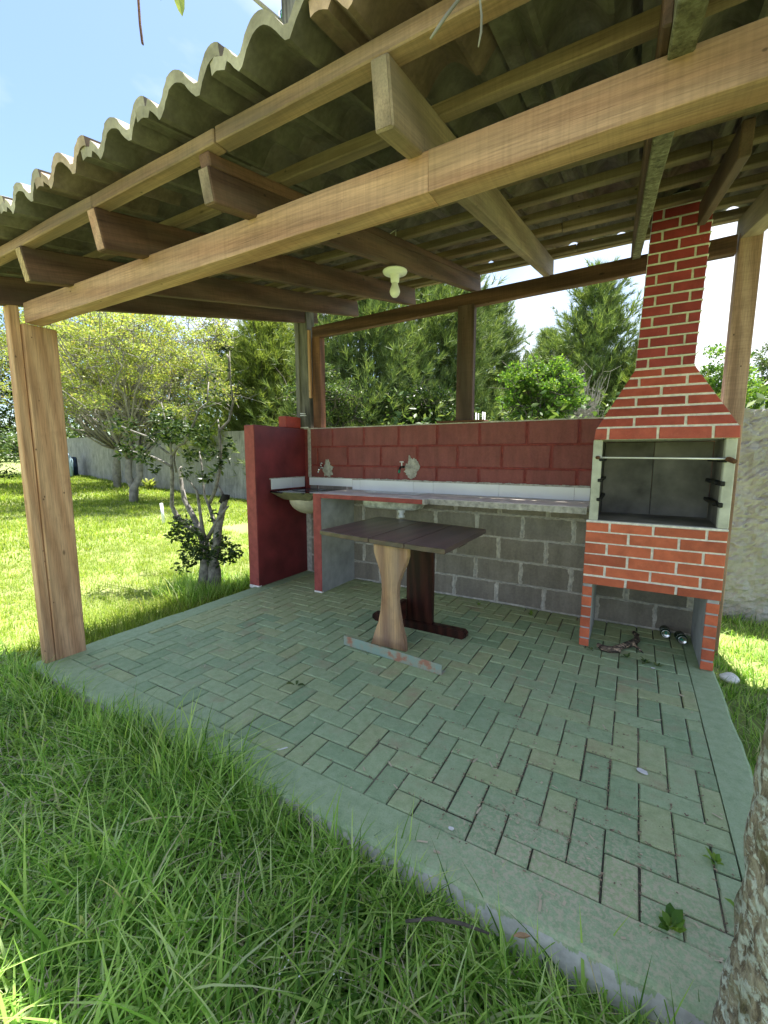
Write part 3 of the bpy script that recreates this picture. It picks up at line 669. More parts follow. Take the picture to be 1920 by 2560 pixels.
def row(z0, z1, joints, xl0, xr0, xl1, xr1, y0, y1, mat, g=.015):
    js = [None]+joints+[None]
    for i in range(len(js)-1):
        def X(j, side, l, r_): return (l if side == 'L' else r_) if j is None else j+(g/2 if side == 'L' else -g/2)
        a, b = js[i], js[i+1]
        brickq([(X(a, 'L', xl0, xr0), y0, z0), (X(b, 'R', xl0, xr0), y0, z0), (X(b, 'R', xl1, xr1), y1, z1), (X(a, 'L', xl1, xr1), y1, z1)], mat)
h = .0075
for z0, z1, js in ((.807, .872, [1.076, 1.319, 1.591]), (.732, .807, [1.187, 1.457]), (.656, .732, [1.067, 1.323, 1.585]), (.579, .656, [1.189, 1.455]), (.508, .579, [1.063, 1.322, 1.582]), (.449, .505, [1.189, 1.465])):
    row(z0+h*.7 if z0 > .5 else z0, z1-h*.7, js, .936, 1.690, .936, 1.690, GY, GY, M['brick_low'])
zs = [.448, .433, .361, .288, .215, .138, .062, .0]
for a, b in ((.936, .996), (1.622, 1.686)):
    for z1, z0 in zip(zs[1:], zs[2:]): row(z0+.005, z1-.0075, [], a, b, a, b, GY, GY, M['brick_low'])
row(HZ0+.001, HZL-.002, [1.03, 1.30, 1.572], .952, 1.697, .958, 1.692, GY-.012, GY-.008, M['brick_hood'])
def hx(z):
    t = (z-HZL)/(HZ1-HZL); return .962+(1.155-.962)*t, 1.688+(1.462-1.688)*t, GY-.003+(-.455-GY+.003)*t
hr = [1.486, 1.550, 1.612, 1.675, 1.737, 1.798, 1.853]
hj = [[1.17, 1.437], [1.303], [1.172, 1.436], [1.303], [1.18, 1.432], [1.305], [1.305]]
for i, (z0, z1) in enumerate(zip(hr, hr[1:])):
    a, b = z0+h, z1-h; l0, r_0, y0 = hx(a); l1, r_1, y1 = hx(b); row(a, b, hj[i], l0, r_0, l1, r_1, y0, y1, M['brick_hood'])
def cxz(z):
    t = (z-HZ1)/(CH1-HZ1); return 1.155+.035*t, 1.462+.028*t, -.455+.005*t
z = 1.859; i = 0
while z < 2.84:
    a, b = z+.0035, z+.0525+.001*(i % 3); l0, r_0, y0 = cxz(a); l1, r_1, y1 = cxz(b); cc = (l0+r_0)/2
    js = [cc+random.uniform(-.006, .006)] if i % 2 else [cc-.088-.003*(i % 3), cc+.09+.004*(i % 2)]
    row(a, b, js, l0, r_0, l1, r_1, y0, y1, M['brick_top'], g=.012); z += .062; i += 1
# grout ridges on chimney sides keep the silhouette bumpy
rd = bmesh.new(); z = 1.857
while z < 2.84:
    l0, r_0, y0 = cxz(z); bm_box(rd, l0-.005, r_0+.005, y0-.0075, -.136, z-.0042, z+.0026, .001); z += .062
obj('raised_joint', finish(rd), M['grout_top'], bq)
# skewer rest
sw = thing('barbecue_skewer', 'steel skewer with wooden handle lying across the front of the firebox', 'skewer', (1.3, -.59, 1.28))
tb = Tubes(); tb.add([(.985, -.600, 1.297), (1.645, -.600, 1.292)], .0055, 8); obj('rod', tb.mesh(), M['steel'], sw)
tb = Tubes(); tb.add([(1.645, -.600, 1.292), (1.655, -.61, 1.289), (1.672, -.655, 1.278)], [.012, .015, .014], 12); obj('handle', tb.mesh(), M['redwood'], sw)
tb = Tubes(); tb.add([(.985, -.598, 1.297), (.975, -.61, 1.297)], .011, 12); obj('handle', tb.mesh(), M['redwood'], sw)

# ------------------------------------------------------------------ shelter (posts, beams, rafters, battens, tiles)
S = .215
def rz_(y): return 2.70+S*y            # underside of the rafters
def bz_(y): return 2.85+S*y            # underside of the battens
pv = thing('tiled_shelter', 'open wooden shelter with sloping concrete tile roof over the green paved floor', 'shelter', (0, -1.3, 0))
# front left post : two boards
beam('post', M['post'], pv, (-1.952, -2.565+.031, -.2), (-1.966, -2.565+.031, 2.19), .06, .045)
o = pv.children[-1]
def vpost(name, mat, x0, x1, y0, y1, z0, z1, lean=(0, 0), bev=.005, n=1):
    """upright timber with local X running up"""
    ln = z1-z0; w_, d_ = x1-x0, y1-y0; bm = bmesh.new(); bm_box(bm, -ln/2, ln/2, -w_/2, w_/2, -d_/2, d_/2, bev)
    ax = Vector((lean[0], lean[1], 1)).normalized(); s_ = Vector((0, 1, 0)).cross(ax).normalized()*1; 
    yv = ax.cross(Vector((0, 1, 0))).normalized()*-1; zv = ax.cross(yv)
    rot = Matrix((ax, yv, zv)).transposed().to_4x4()
    c = Vector(((x0+x1)/2+lean[0]*ln/2, (y0+y1)/2+lean[1]*ln/2, (z0+z1)/2))
    return obj(name, finish(bm), mat, pv, T(*c) @ rot)
bpy.data.objects.remove(o)
lean = (-.012, .0)
vpost('post', M['post'], -1.995, -1.935, -2.565, -2.5105, -.25, 2.192, lean)
vpost('post', M['post'], -1.990, -1.932, -2.5085, -2.335, -.005, 2.064, (-.004, 0))
vpost('post', M['post'], 1.78, 1.90, -2.55, -2.42, -.2, 2.17)
# back posts
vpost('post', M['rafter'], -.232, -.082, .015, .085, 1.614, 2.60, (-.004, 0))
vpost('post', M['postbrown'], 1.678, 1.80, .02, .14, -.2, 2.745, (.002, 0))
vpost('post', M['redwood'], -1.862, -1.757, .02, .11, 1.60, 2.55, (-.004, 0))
vpost('packer', M['post'], -1.893, -1.866, -.01, .02, 1.92, 2.62, (-.012, 0), .002)
box('foot_plank', M['redwood'], pv, -.40, .04, -.03, .12, 1.602, 1.618, .003)
# front beam in two lengths with the visible joint
beam('front_beam', M['beam'], pv, (-1.93, -2.46, 2.062), (.6188, -2.46, 2.058), .082, .112, bev=.0015, wob=.004)
beam('front_beam', M['beam'], pv, (.6195, -2.46, 2.058), (1.99, -2.46, 2.075), .082, .1125, bev=.0015, wob=.004)
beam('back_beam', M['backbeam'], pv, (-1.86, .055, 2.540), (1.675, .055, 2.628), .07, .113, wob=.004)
# rafters
def rafter(xf, xb, mat, w_=.05, h_=.155, yf=-2.69, yb=.22, db=0, endmat=None):
    o = beam('rafter', mat, pv, (xf, yf, rz_(yf)+.001+db), (xb, yb, rz_(yb)+.001+db), w_, h_-.001, wob=.004)
    if endmat:
        ln_ = (Vector((xb, yb, rz_(yb)))-Vector((xf, yf, rz_(yf)))).length
        b_ = bmesh.new(); bm_box(b_, -ln_/2-.002, -ln_/2-.0002, -w_/2+.004, w_/2-.004, .004, h_-.006); obj('sawn_end', finish(b_), endmat, o, WLD[o.name])
    return o
rafter(.582, .487, M['rafter_pale'], .05, .149, endmat=M['rafter_pale'])
rafter(-.080, -.12, M['rafter'], .05, .105, endmat=M['rafter_pale']); beam('packer', M['rafter'], pv, (-.080, -2.70, rz_(-2.70)+.107), (-.12, .2, rz_(.2)+.107), .048, .042)
rafter(-.735, -.765, M['rafter'], .055, .149, endmat=M['beam'])
rafter(-1.38, -1.44, M['rafter'], .05, .149, yb=.25, endmat=M['cut'])
rafter(-1.985, -1.95, M['rafter'], .05, .149, yf=-2.71)
rafter(1.225, 1.100, M['mossy'], .05, .149, yb=.1)
beam('packer', M['rafter'], pv, (1.187, -2.6, rz_(-2.6)+.02), (1.075, .1, rz_(.1)+.02), .02, .125)
beam('rafter', M['rafter'], pv, (1.462, -1.58, rz_(-1.58)+.03), (1.43, -.52, rz_(-.52)+.03), .04, .117)
rafter(1.80, 1.735, M['rafter_pale'], .105, .149, yb=.2)
# battens
for k in range(10):
    y = -2.69+.342*k if k else -2.685
    if k == 9: y = .19
    if k == 0:
        for a, b in ((-2.66, -.742), (-.738, -.02), (-.0155, 2.35)): beam('batten', M['purlin'], pv, (a, y, bz_(y)+.001), (b, y+random.uniform(-.004, .004), bz_(y)+.001), .055, .047, wob=.004)
    else:
        cut = random.uniform(-.5, 1.5); hh = .043
        for a, b in ((-2.6, cut), (cut+.003, 2.35)): beam('batten', M['batten'], pv, (a, y, bz_(y)+.001), (b, y+random.uniform(-.006, .006), bz_(y)+.001), .045, hh, wob=.004)
# roof tiles : double-wave concrete tile
TP, TW, TL, TH = .1705, .341, .43, .030
def tile_mesh(seed):
    rr = random.Random(seed); n = 30; x0, x1 = -.020, TW+.022; bm = bmesh.new(); secs = []
    def z(x):
        c = math.cos(math.pi*x/TP); b = .070*(math.sqrt(c*c+.02)-.14); low = .030*max(0, min(1, (.045-x)/.015)); return b-low
    for y in (0, TL):
        top, bot = [], []
        for i in range(n+1):
            x = x0+(x1-x0)*i/n; e = rr.uniform(-.0018, .0018) if y == 0 else 0
            top.append(bm.verts.new((x, y+e*1.5, z(x)+TH+e))); bot.append(bm.verts.new((x, y+e*1.5, z(x)+e+(.008 if y else 0))))
        secs.append((top, bot))
    (t0, b0), (t1, b1) = secs
    for i in range(n):
        bm.faces.new((t0[i], t0[i+1], t1[i+1], t1[i])); bm.faces.new((b0[i+1], b0[i], b1[i], b1[i+1]))
        bm.faces.new((b0[i], b0[i+1], t0[i+1], t0[i])); bm.faces.new((b1[i+1], b1[i], t1[i], t1[i+1]))
    bm.faces.new((b0[0], t0[0], t1[0], b1[0])); bm.faces.new((t0[n], b0[n], b1[n], t1[n]))
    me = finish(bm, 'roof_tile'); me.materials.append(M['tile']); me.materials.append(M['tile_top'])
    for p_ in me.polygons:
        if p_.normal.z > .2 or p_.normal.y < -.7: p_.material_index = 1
    return me
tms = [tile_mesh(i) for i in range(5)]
tb0 = 2.897
for r_ in range(9):
    y0 = -2.812+.342*r_
    for c in range(-9, 7):
        x0 = .128+TW*c
        if x0 < -2.72 or x0 > 2.3: continue
        if r_ in (6, 7) and -.1 < (1.33-x0) < TW-.03 and r_ == 7: pass
        zf, zb = tb0+S*y0+.020, tb0+S*(y0+TL)+.006
        rot = Matrix.Rotation(math.atan2(zb-zf, TL), 4, 'X')
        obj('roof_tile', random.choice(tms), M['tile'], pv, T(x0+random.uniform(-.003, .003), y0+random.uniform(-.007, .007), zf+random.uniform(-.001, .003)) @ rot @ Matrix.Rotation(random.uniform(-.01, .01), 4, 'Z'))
# hanging lamp
lp = thing('hanging_bulb', 'white bulb in a round white holder hanging by a wire from a batten', 'lamp', (-.094, -1.39, 2.37))
obj('ceiling_plate', finish(lathe([(.02, -.012), (.068, -.004), (.072, .006), (.070, .010), (.03, .012)], 28), smooth=True), M['lampw'], lp, T(-.094, -1.39, 2.362))
obj('lamp_holder', finish(lathe([(.020, -.052), (.024, -.048), (.029, .0)], 20), smooth=True), M['lampw'], lp, T(-.094, -1.39, 2.358))
obj('bulb', finish(lathe([(.003, -.082), (.014, -.079), (.026, -.066), (.0305, -.05), (.028, -.036), (.019, -.012), (.016, .004)], 24), smooth=True), M['pvc'], lp, T(-.094, -1.39, 2.306))
tb = Tubes(); tb.add([(-.094, -1.385, 2.372), (-.088, -1.385, 2.41), (-.100, -1.38, 2.50), (-.096, -1.378, 2.60)], .0036, 6); tb.add([(-.096, -1.378, 2.60), (-.25, -1.30, 2.605), (-.35, -1.2, 2.62)], .0022, 5); obj('wire', tb.mesh(), M['wire'], lp)

# mast at the back left corner
ms = thing('service_mast', 'dark weathered timber mast rising from the corner of the walls through the roof', 'mast', (-1.99, .1, 1.6))
bm = bmesh.new(); n = 12
prev = None
for zq, x0, x1 in ((1.60, -2.092, -1.885), (2.0, -2.095, -1.90), (2.6, -2.10, -1.91), (3.3, -2.12, -1.94), (6.6, -2.19, -2.03)):
    c = [bm.verts.new(p) for p in ((x0+.02, .0, zq), (x0+.075, -.012, zq), (x0+.085, .004, zq), (x1-.075, .004, zq), (x1-.065, -.01, zq), (x1, .0, zq), (x1, .13, zq), (x0, .13, zq), (x0, .02, zq))]
    if prev:
        for i in range(len(c)): j = (i+1) % len(c); bm.faces.new((prev[i], prev[j], c[j], c[i]))
    else: bm.faces.new(c[::-1])
    prev = c
bm.faces.new(prev)
me = finish(bm); 
for v in me.vertices: v.co = Vector((v.co.z, v.co.x, v.co.y))
rot = Matrix(((0, 1, 0, 0), (0, 0, 1, 0), (1, 0, 0, 0), (0, 0, 0, 1)))
obj('mast_timber', me, M['oldpost'], ms, rot)
tb = Tubes(); tb.add([at(712, 62, 5.9), at(560, -70, 5.9)], .028, 10); obj('brace_pipe', tb.mesh(), M['pole_c'], ms)
tb = Tubes(); q = at(708, 34, 5.8); tb.add([q+Vector((0, 0, .05)), q-Vector((0, 0, .05))], [.02, .035], 10); obj('insulator', tb.mesh(), M['greenp'], ms)
tb = Tubes(); tb.add([at(722, 20, 5.8), at(708, 18, 5.8), at(700, 30, 5.8), at(704, 45, 5.8)], .006, 6); tb.add([at(698, 28, 5.8), at(697, 50, 5.8), at(702, 78, 5.8), at(712, 100, 5.8)], .006, 6); obj('wire', tb.mesh(), M['wirebrown'], ms)
box('metal_strap', M['pvc'], ms, -2.14, -1.9, -.035, -.014, 1.602, 1.614, .003); tb = Tubes(); tb.add([(-2.01, -.016, 1.76), (-1.94, -.018, 1.755)], .006, 6); tb.add([(-2.01, -.016, 1.74), (-1.93, -.018, 1.735)], .005, 6); obj('wire_tie', tb.mesh(), M['pvc'], ms)

# ------------------------------------------------------------------ table
tbx = thing('trestle_table', 'small dark wooden table with three-board top, pale front leg and dark rear leg', 'table', (-.2, -1.0, 0))
def slab(name, pts, z0, z1, mat, parent=tbx, bev=.003):
    bm = bmesh.new(); c = Vector((sum(p[0] for p in pts)/len(pts), sum(p[1] for p in pts)/len(pts), (z0+z1)/2))
    f = bm.faces.new([bm.verts.new((x-c.x, y-c.y, z0-c.z)) for x, y in pts]); r_ = bmesh.ops.extrude_face_region(bm, geom=[f])
    for v in [g for g in r_['geom'] if isinstance(g, bmesh.types.BMVert)]: v.co.z = z1-c.z
    bmesh.ops.bevel(bm, geom=bm.edges[:], offset=bev, segments=1, affect='EDGES')
    rotz = Matrix.Rotation(math.pi/2, 4, 'Z'); me = finish(bm); me.transform(rotz.inverted())
    return obj(name, me, mat, parent, T(*c) @ rotz)
def fy(x): return -1.214-.28*(x+.816)*.5-.018*math.sin((x+.82)*3.0)
def by(x): return -.345-.185*(x+.829)/1.08
for a, b in ((-.820, -.343), (-.338, -.052), (-.0475, .240)):
    m_ = (a+b)/2; slab('board', [(a, fy(a)), (m_, fy(m_)-.004), (b, fy(b)), (b, by(b)), (a, by(a))], .718, .752, M['table'])
def outline(name, prof, y0, y1, mat, bev=.006):
    """upright shaped board: prof is a list of (xl, xr, z)"""
    bm = bmesh.new(); cz = sum(p[2] for p in prof)/len(prof); cx = (prof[0][0]+prof[0][1])/2
    pts = [(p[0], p[2]) for p in prof]+[(p[1], p[2]) for p in prof[::-1]]
    f = bm.faces.new([bm.verts.new((z-cz, x-cx, 0)) for x, z in pts]); r_ = bmesh.ops.extrude_face_region(bm, geom=[f])
    for v in [g for g in r_['geom'] if isinstance(g, bmesh.types.BMVert)]: v.co.z = y1-y0
    bmesh.ops.recalc_face_normals(bm, faces=bm.faces)
    bmesh.ops.bevel(bm, geom=[e for e in bm.edges if abs(e.verts[0].co.z-e.verts[1].co.z) < 1e-5], offset=bev, segments=2, affect='EDGES')
    return obj(name, finish(bm, smooth=False), mat, tbx, Matrix(((0, 1, 0, cx), (0, 0, 1, y0), (1, 0, 0, cz), (0, 0, 0, 1))))
outline('leg', [(-.330, -.056, 0), (-.318, -.056, .03), (-.300, -.064, .09), (-.270, -.088, .17), (-.254, -.104, .25), (-.246, -.116, .33), (-.243, -.118, .40), (-.246, -.110, .47), (-.262, -.085, .54), (-.285, -.058, .60), (-.304, -.044, .655), (-.309, -.043, .717)], -1.285, -1.245, M['rawleg'])
outline('leg', [(-.250, -.036, .066), (-.250, -.036, .717)], -.895, -.855, M['darkleg'], .003)
outline('leg_foot', [(-.52, .20, .0), (-.55, .228, .02), (-.55, .232, .045), (-.53, .21, .066)], -.908, -.862+.02, M['darkleg'], .006)
outline('leg_cleat', [(-.50, .165, .668), (-.53, .20, .69), (-.54, .21, .717)], -.905, -.85, M['darkleg'], .004)
beam('stretcher', M['darkleg'], tbx, (-.262, -1.24, .075), (-.262, -.90, .075), .035, .15)
# steel angle under the pale leg
sa = thing('steel_angle', 'rusty steel angle with flaking green paint lying at the foot of the pale table leg', 'metal strip', (-.1, -1.4, 0))
bm = bmesh.new(); L0, L1 = Vector((-.478, -1.395, 0)), Vector((.272, -1.452, 0)); dd = (L1-L0).normalized(); nn = Vector((dd.y, -dd.x, 0))
ln = (L1-L0).length
bm_box(bm, -ln/2, ln/2, -.003, .003, 0, .066, .001); bm_box(bm, -ln/2, ln/2, .0035, .055, 0, .005, .001)
rotm = Matrix((dd, Vector((-dd.y, dd.x, 0)), Vector((0, 0, 1)))).transposed().to_4x4()
obj('angle_iron', finish(bm), M['rust'], sa, T(*((L0+L1)/2+Vector((0, 0, .003)))) @ rotm)

# ------------------------------------------------------------------ small things
def can(p, d, roll_, lab):
    t = thing('drink_can', lab, 'can', p); d = Vector(d).normalized(); q = d.to_track_quat('Z', 'Y').to_matrix().to_4x4()
    mw = T(*(Vector(p)+Vector((0, 0, .033)))) @ q @ Matrix.Rotation(roll_, 4, 'Z')
    obj('can_body', finish(lathe([(.024, 0), (.031, .008), (.033, .014), (.033, .105), (.029, .114), (.0265, .119)], 24), smooth=True), M['canside'], t, mw)
    obj('can_lid', finish(lathe([(.0265, .1192), (.028, .121), (.0265, .1225), (.0235, .1215), (.0225, .1195), (.005, .1195)], 24), smooth=True), M['canlid'], t, mw)
    bm = bmesh.new(); bm_box(bm, -.006, .006, -.002, .013, .1205, .1225, .001); obj('can_tab', finish(bm), M['greenp'], t, mw)
can((1.462, -.035, 0), (.03, -1, .06), 0, 'green drink can lying under the barbecue with its top facing out, left of two')
t_ = can((1.548, -.10, 0), (.10, -1, .05), 1, 'green drink can lying against the barbecue side leg, right of two')
lg = thing('charred_branch', 'curved half-burnt branch lying on the pavers under the barbecue', 'branch', (1.2, -.45, 0))
tb = Tubes(); tb.add([(1.052, -.575, .03), (1.085, -.595, .022), (1.13, -.60, .022), (1.19, -.575, .02)], [.013, .021, .023, .015], 8)
tb.add([(1.13, -.59, .02), (1.19, -.53, .03), (1.25, -.45, .035), (1.285, -.36, .035), (1.285, -.27, .03), (1.262, -.23, .04)], [.014, .02, .021, .021, .017, .012], 8)
tb.add([(1.25, -.43, .035), (1.29, -.47, .02), (1.325, -.505, .008)], [.013, .01, .004], 7)
me = tb.mesh(); obj('branch_wood', me, M['char'], lg)
for v in me.vertices: v.co += Vector([mnoise.noise(v.co*60+Vector((i*9, 0, 0)))*.006 for i in range(3)])

def weed(name, x, y, z, n, ln, wd, lab, spread=1.0, cat='weed', mat='lf_mid', grp=None):
    V = []; F_ = []
    for i in range(n):
        a = 2*math.pi*i/n*1.618+random.random(); h_ = random.uniform(.35, 1)*ln; tilt = random.uniform(.3, 1.0)*spread
        d = Vector((math.cos(a)*math.sin(tilt), math.sin(a)*math.sin(tilt), math.cos(tilt))); s_ = d.cross(Vector((0, 0, 1))).normalized(); u_ = s_.cross(d)
        b = len(V); base = d*h_*.25; w_ = wd*random.uniform(.7, 1.1)
        for t, ww1 in ((.0, .1), (.35, .9), (.65, .75)):
            c = base+d*h_*t+Vector((0, 0, -h_*.35*t*t)); V += [(c-s_*w_*ww1+u_*w_*.25), c, (c+s_*w_*ww1+u_*w_*.25)]
        V.append(base+d*h_-Vector((0, 0, h_*.38)))
        for r1 in (0, 3): F_ += [(b+r1, b+r1+1, b+r1+4, b+r1+3), (b+r1+1, b+r1+2, b+r1+5, b+r1+4)]
        F_ += [(b+6, b+7, b+9), (b+7, b+8, b+9)]
    me = bpy.data.meshes.new(name); me.from_pydata([v[:] for v in V], [], F_); me.update()
    o = obj(name, me, M[mat], None, T(x, y, z)); tag(o, lab, cat, grp); return o
weed('broad_leaf_weed', 1.36, -2.44, -.002, 12, .08, .015, 'broad leaved green weed growing at the front right kerb near the trunk', .95, mat='lf_bright')
weed('seedling', -.40, -1.98, 0, 3, .085, .022, 'two-leaf seedling growing on the open pavers at front left', 1.15, mat='lf_mid')
weed('weed', 1.335, -.655, -.003, 12, .065, .012, 'largest weed tuft in front of the charred branch', 1.1, mat='lf_mid', grp='weeds growing between the pavers')
weed('weed', 1.23, -.63, -.003, 9, .05, .010, 'small weed sprouting at the middle of the charred branch', 1.0, mat='lf_mid', grp='weeds growing between the pavers')
weed('weed', 1.02, -.62, -.003, 7, .045, .009, 'small weed beside the left brick leg of the barbecue', 1.0, mat='lf_mid', grp='weeds growing between the pavers')
weed('weed', 1.40, -.665, -.003, 7, .045, .009, 'weed sprig right of the largest tuft before the barbecue', 1.1, mat='lf_mid', grp='weeds growing between the pavers')
weed('weed', .53, -.16, -.003, 9, .06, .010, 'weed against the gray blocks left of the barbecue', .9, mat='lf_bright', grp='weeds growing between the pavers')
weed('weed', .08, -.13, -.003, 7, .04, .009, 'weed against the gray blocks behind the dark table leg', .9, mat='lf_bright', grp='weeds growing between the pavers')
weed('weed', 1.50, -2.13, -.003, 8, .05, .009, 'weed in the paver joints close to the trunk', 1.0, mat='lf_bright', grp='weeds growing between the pavers')
weed('weed', 1.545, -2.30, -.003, 8, .065, .010, 'weed at the kerb joint right beside the trunk', .9, mat='lf_bright', grp='weeds growing between the pavers')
# dry flakes, straws and crumbs on the floor
db_ = bmesh.new()
for i in range(230):
    x, y = random.uniform(-1.8, 1.55), random.uniform(-2.58, -.3)
    if random.random() < .5: x, y = random.gauss(1.0, .4), random.gauss(-2.3, .3)
    if not (-1.85 < x < 1.6 and -2.56 < y < -.2): continue
    a = random.uniform(0, 6.28); s_ = random.uniform(.0015, .004); l_ = s_*random.choice((1, 1.5, 2, 5)); ca, sa_ = math.cos(a), math.sin(a); z = .0035
    q = [db_.verts.new((x+ca*i1*l_-sa_*j1*s_, y+sa_*i1*l_+ca*j1*s_, z+.0012*(i1 > 0))) for i1, j1 in ((-1, -1), (1, -1), (1, 1), (-1, 1))]
    db_.faces.new(q)
tag(stuff(obj('floor_debris', finish(db_), M['sandy'])), 'pale crumbs and dry flakes scattered over the green pavers', 'debris')
jl = bmesh.new()
for i in range(1500):
    x, y = random.gauss(1.05, .45), random.gauss(-2.05, .45)
    if not (-1.2 < x < 1.56 and -2.44 < y < -.7): continue
    if random.random() < .5: x = 1.184+PITCHP*round((x-1.184)/PITCHP)+random.gauss(0, .0028)
    else: y = -2.26+PITCHP*round((y+2.26)/PITCHP)+random.gauss(0, .0028)
    a = random.uniform(0, 6.28); s_ = random.uniform(.0012, .003); l_ = s_*random.choice((1, 1.6, 2.4)); ca, sa_ = math.cos(a), math.sin(a)
    jl.faces.new([jl.verts.new((x+ca*i1*l_-sa_*j1*s_, y+sa_*i1*l_+ca*j1*s_, .0022+.001*(i1 > 0))) for i1, j1 in ((-1, -1), (1, -1), (1, 1), (-1, 1))])
tag(stuff(obj('joint_litter', finish(jl), plain('brown_litter', (.33, .25, .16), .9, var=.5, nscale=120))), 'brown seed husks and grit gathered in the paver joints', 'litter')
def flake(name, u, v, sx, sy, mat, lab, cat, rot=0, th=.002):
    d = (at(u, v, 1)-CAM); t = (0.004-CAM.z)/d.z; p = CAM+d*t
    bm = bmesh.new(); n = 12; r1 = []
    for i in range(n):
        a = 2*math.pi*i/n; k = 1+.35*mnoise.noise(Vector((math.cos(a)*2+u, math.sin(a)*2, v))); r1.append(bm.verts.new((sx*k*math.cos(a), sy*k*math.sin(a), th*(1+.6*math.sin(a*3)))))
    r2 = [bm.verts.new((q.co.x*1.02, q.co.y*1.02, 0)) for q in r1]; bm.faces.new(r1)
    for i in range(n): j = (i+1) % n; bm.faces.new((r2[i], r2[j], r1[j], r1[i]))
    tag(obj(name, finish(bm), mat, None, T(*p) @ Matrix.Rotation(rot, 4, 'Z')), lab, cat)
flake('paint_spot', 1606, 1928, .022, .014, M['white'], 'white splash of paint on a paver in the right foreground', 'paint spot', -.4, .0012)
flake('paper_scrap', 1128, 2071, .010, .007, M['white'], 'tiny white paper scrap on the front kerb', 'scrap', .2)
flake('plastic_strip', 706, 1872, .024, .0045, M['white'], 'thin whitish plastic strip lying on the front kerb', 'plastic strip', .9)
flake('lime_spot', 1633, 1670, .012, .008, M['white'], 'small white spot on the paver before the weeds at the barbecue', 'paint spot', 0, .001)
flake('lime_spot', 1703, 1738, .014, .008, M['sandy'], 'pale greenish spot on the right kerb joint', 'paint spot', -.5, .001)
flake('dry_leaf', 1092, 2130, .012, .005, M['sandy'], 'curled straw coloured leaf on the front kerb', 'leaf', .2)
flake('wood_splinter', 1148, 1876, .014, .0022, M['sandy'], 'short pale wood splinter on the pavers', 'splinter', 1.3)
flake('wood_splinter', 1310, 2011, .020, .002, M['sandy'], 'long thin straw lying on a paver near the front', 'splinter', 2.1)
flake('wood_splinter', 910, 1922, .014, .003, M['sandy'], 'pale splinter beside the front kerb left of centre', 'splinter', -.7)

# ------------------------------------------------------------------ boundary walls
def wallrun(pts, z1, th, rough_, name, mat, label, cat='wall', n=1):
    t = thing(name, label, cat, (pts[0][0], pts[0][1], 0)); bm = bmesh.new()
    for (x0, y0), (x1, y1) in zip(pts, pts[1:]):
        ln = math.hypot(x1-x0, y1-y0); k = max(2, int(ln/(.025 if rough_ else .6))); kz = 90 if rough_ else 3
        dx, dy = (x1-x0)/ln, (y1-y0)/ln; nx, ny = dy, -dx
        if ny > 0: nx, ny = -nx, -ny
        zt0, zt1 = z1(x0), z1(x1); g = []
        for i in range(k+1):
            t_ = i/k; col_ = []; zt = zt0+(zt1-zt0)*t_
            for j in range(kz+1):
                zz = -.3+(zt+.3)*j/kz; X_, Y_ = x0+(x1-x0)*t_, y0+(y1-y0)*t_; o_ = 0
                if rough_:
                    o_ = .020*mnoise.noise(Vector((X_*9, Y_*9, zz*11)))+.020*mnoise.noise(Vector((X_*20, Y_*20, zz*30)))+.018*mnoise.noise(Vector((X_*38, Y_*38, zz*52)))
                    if j == kz: zz += .03*mnoise.noise(Vector((X_*6, 0, 0)))
                col_.append(bm.verts.new((X_+nx*o_, Y_+ny*o_, zz)))
            col_.append(bm.verts.new((X_-nx*th, Y_-ny*th, zz))); col_.append(bm.verts.new((X_-nx*th, Y_-ny*th, -.3)))
            g.append(col_)
        for a, b in zip(g, g[1:]):
            for j in range(len(a)-1): bm.faces.new((a[j], a[j+1], b[j+1], b[j]))
        bm.faces.new(g[0]); bm.faces.new(g[-1][::-1])
    obj('wall_face', finish(bm), mat, t); return t
wallrun([(-24.5, 7.75), (-15.42, 5.80), (-8.79, 5.27), (-6.0, 5.05)], lambda x: 2.02+.009*max(0, -9-x), .15, False, 'garden_wall', M['wall_l'], 'long streaky gray plastered garden wall behind the lawn at left')
wallrun([(-5.9, 4.9), (1.0, 1.10)], lambda x: 1.68, .15, False, 'garden_wall', M['wall_l'], 'plain garden wall closing the plot behind the block wall')
wallrun([(1.1, 1.03), (4.2, .83)], lambda x: 1.70, .18, True, 'rough_wall', M['wall_r'], 'rough thrown-cement wall to the right of the barbecue post')

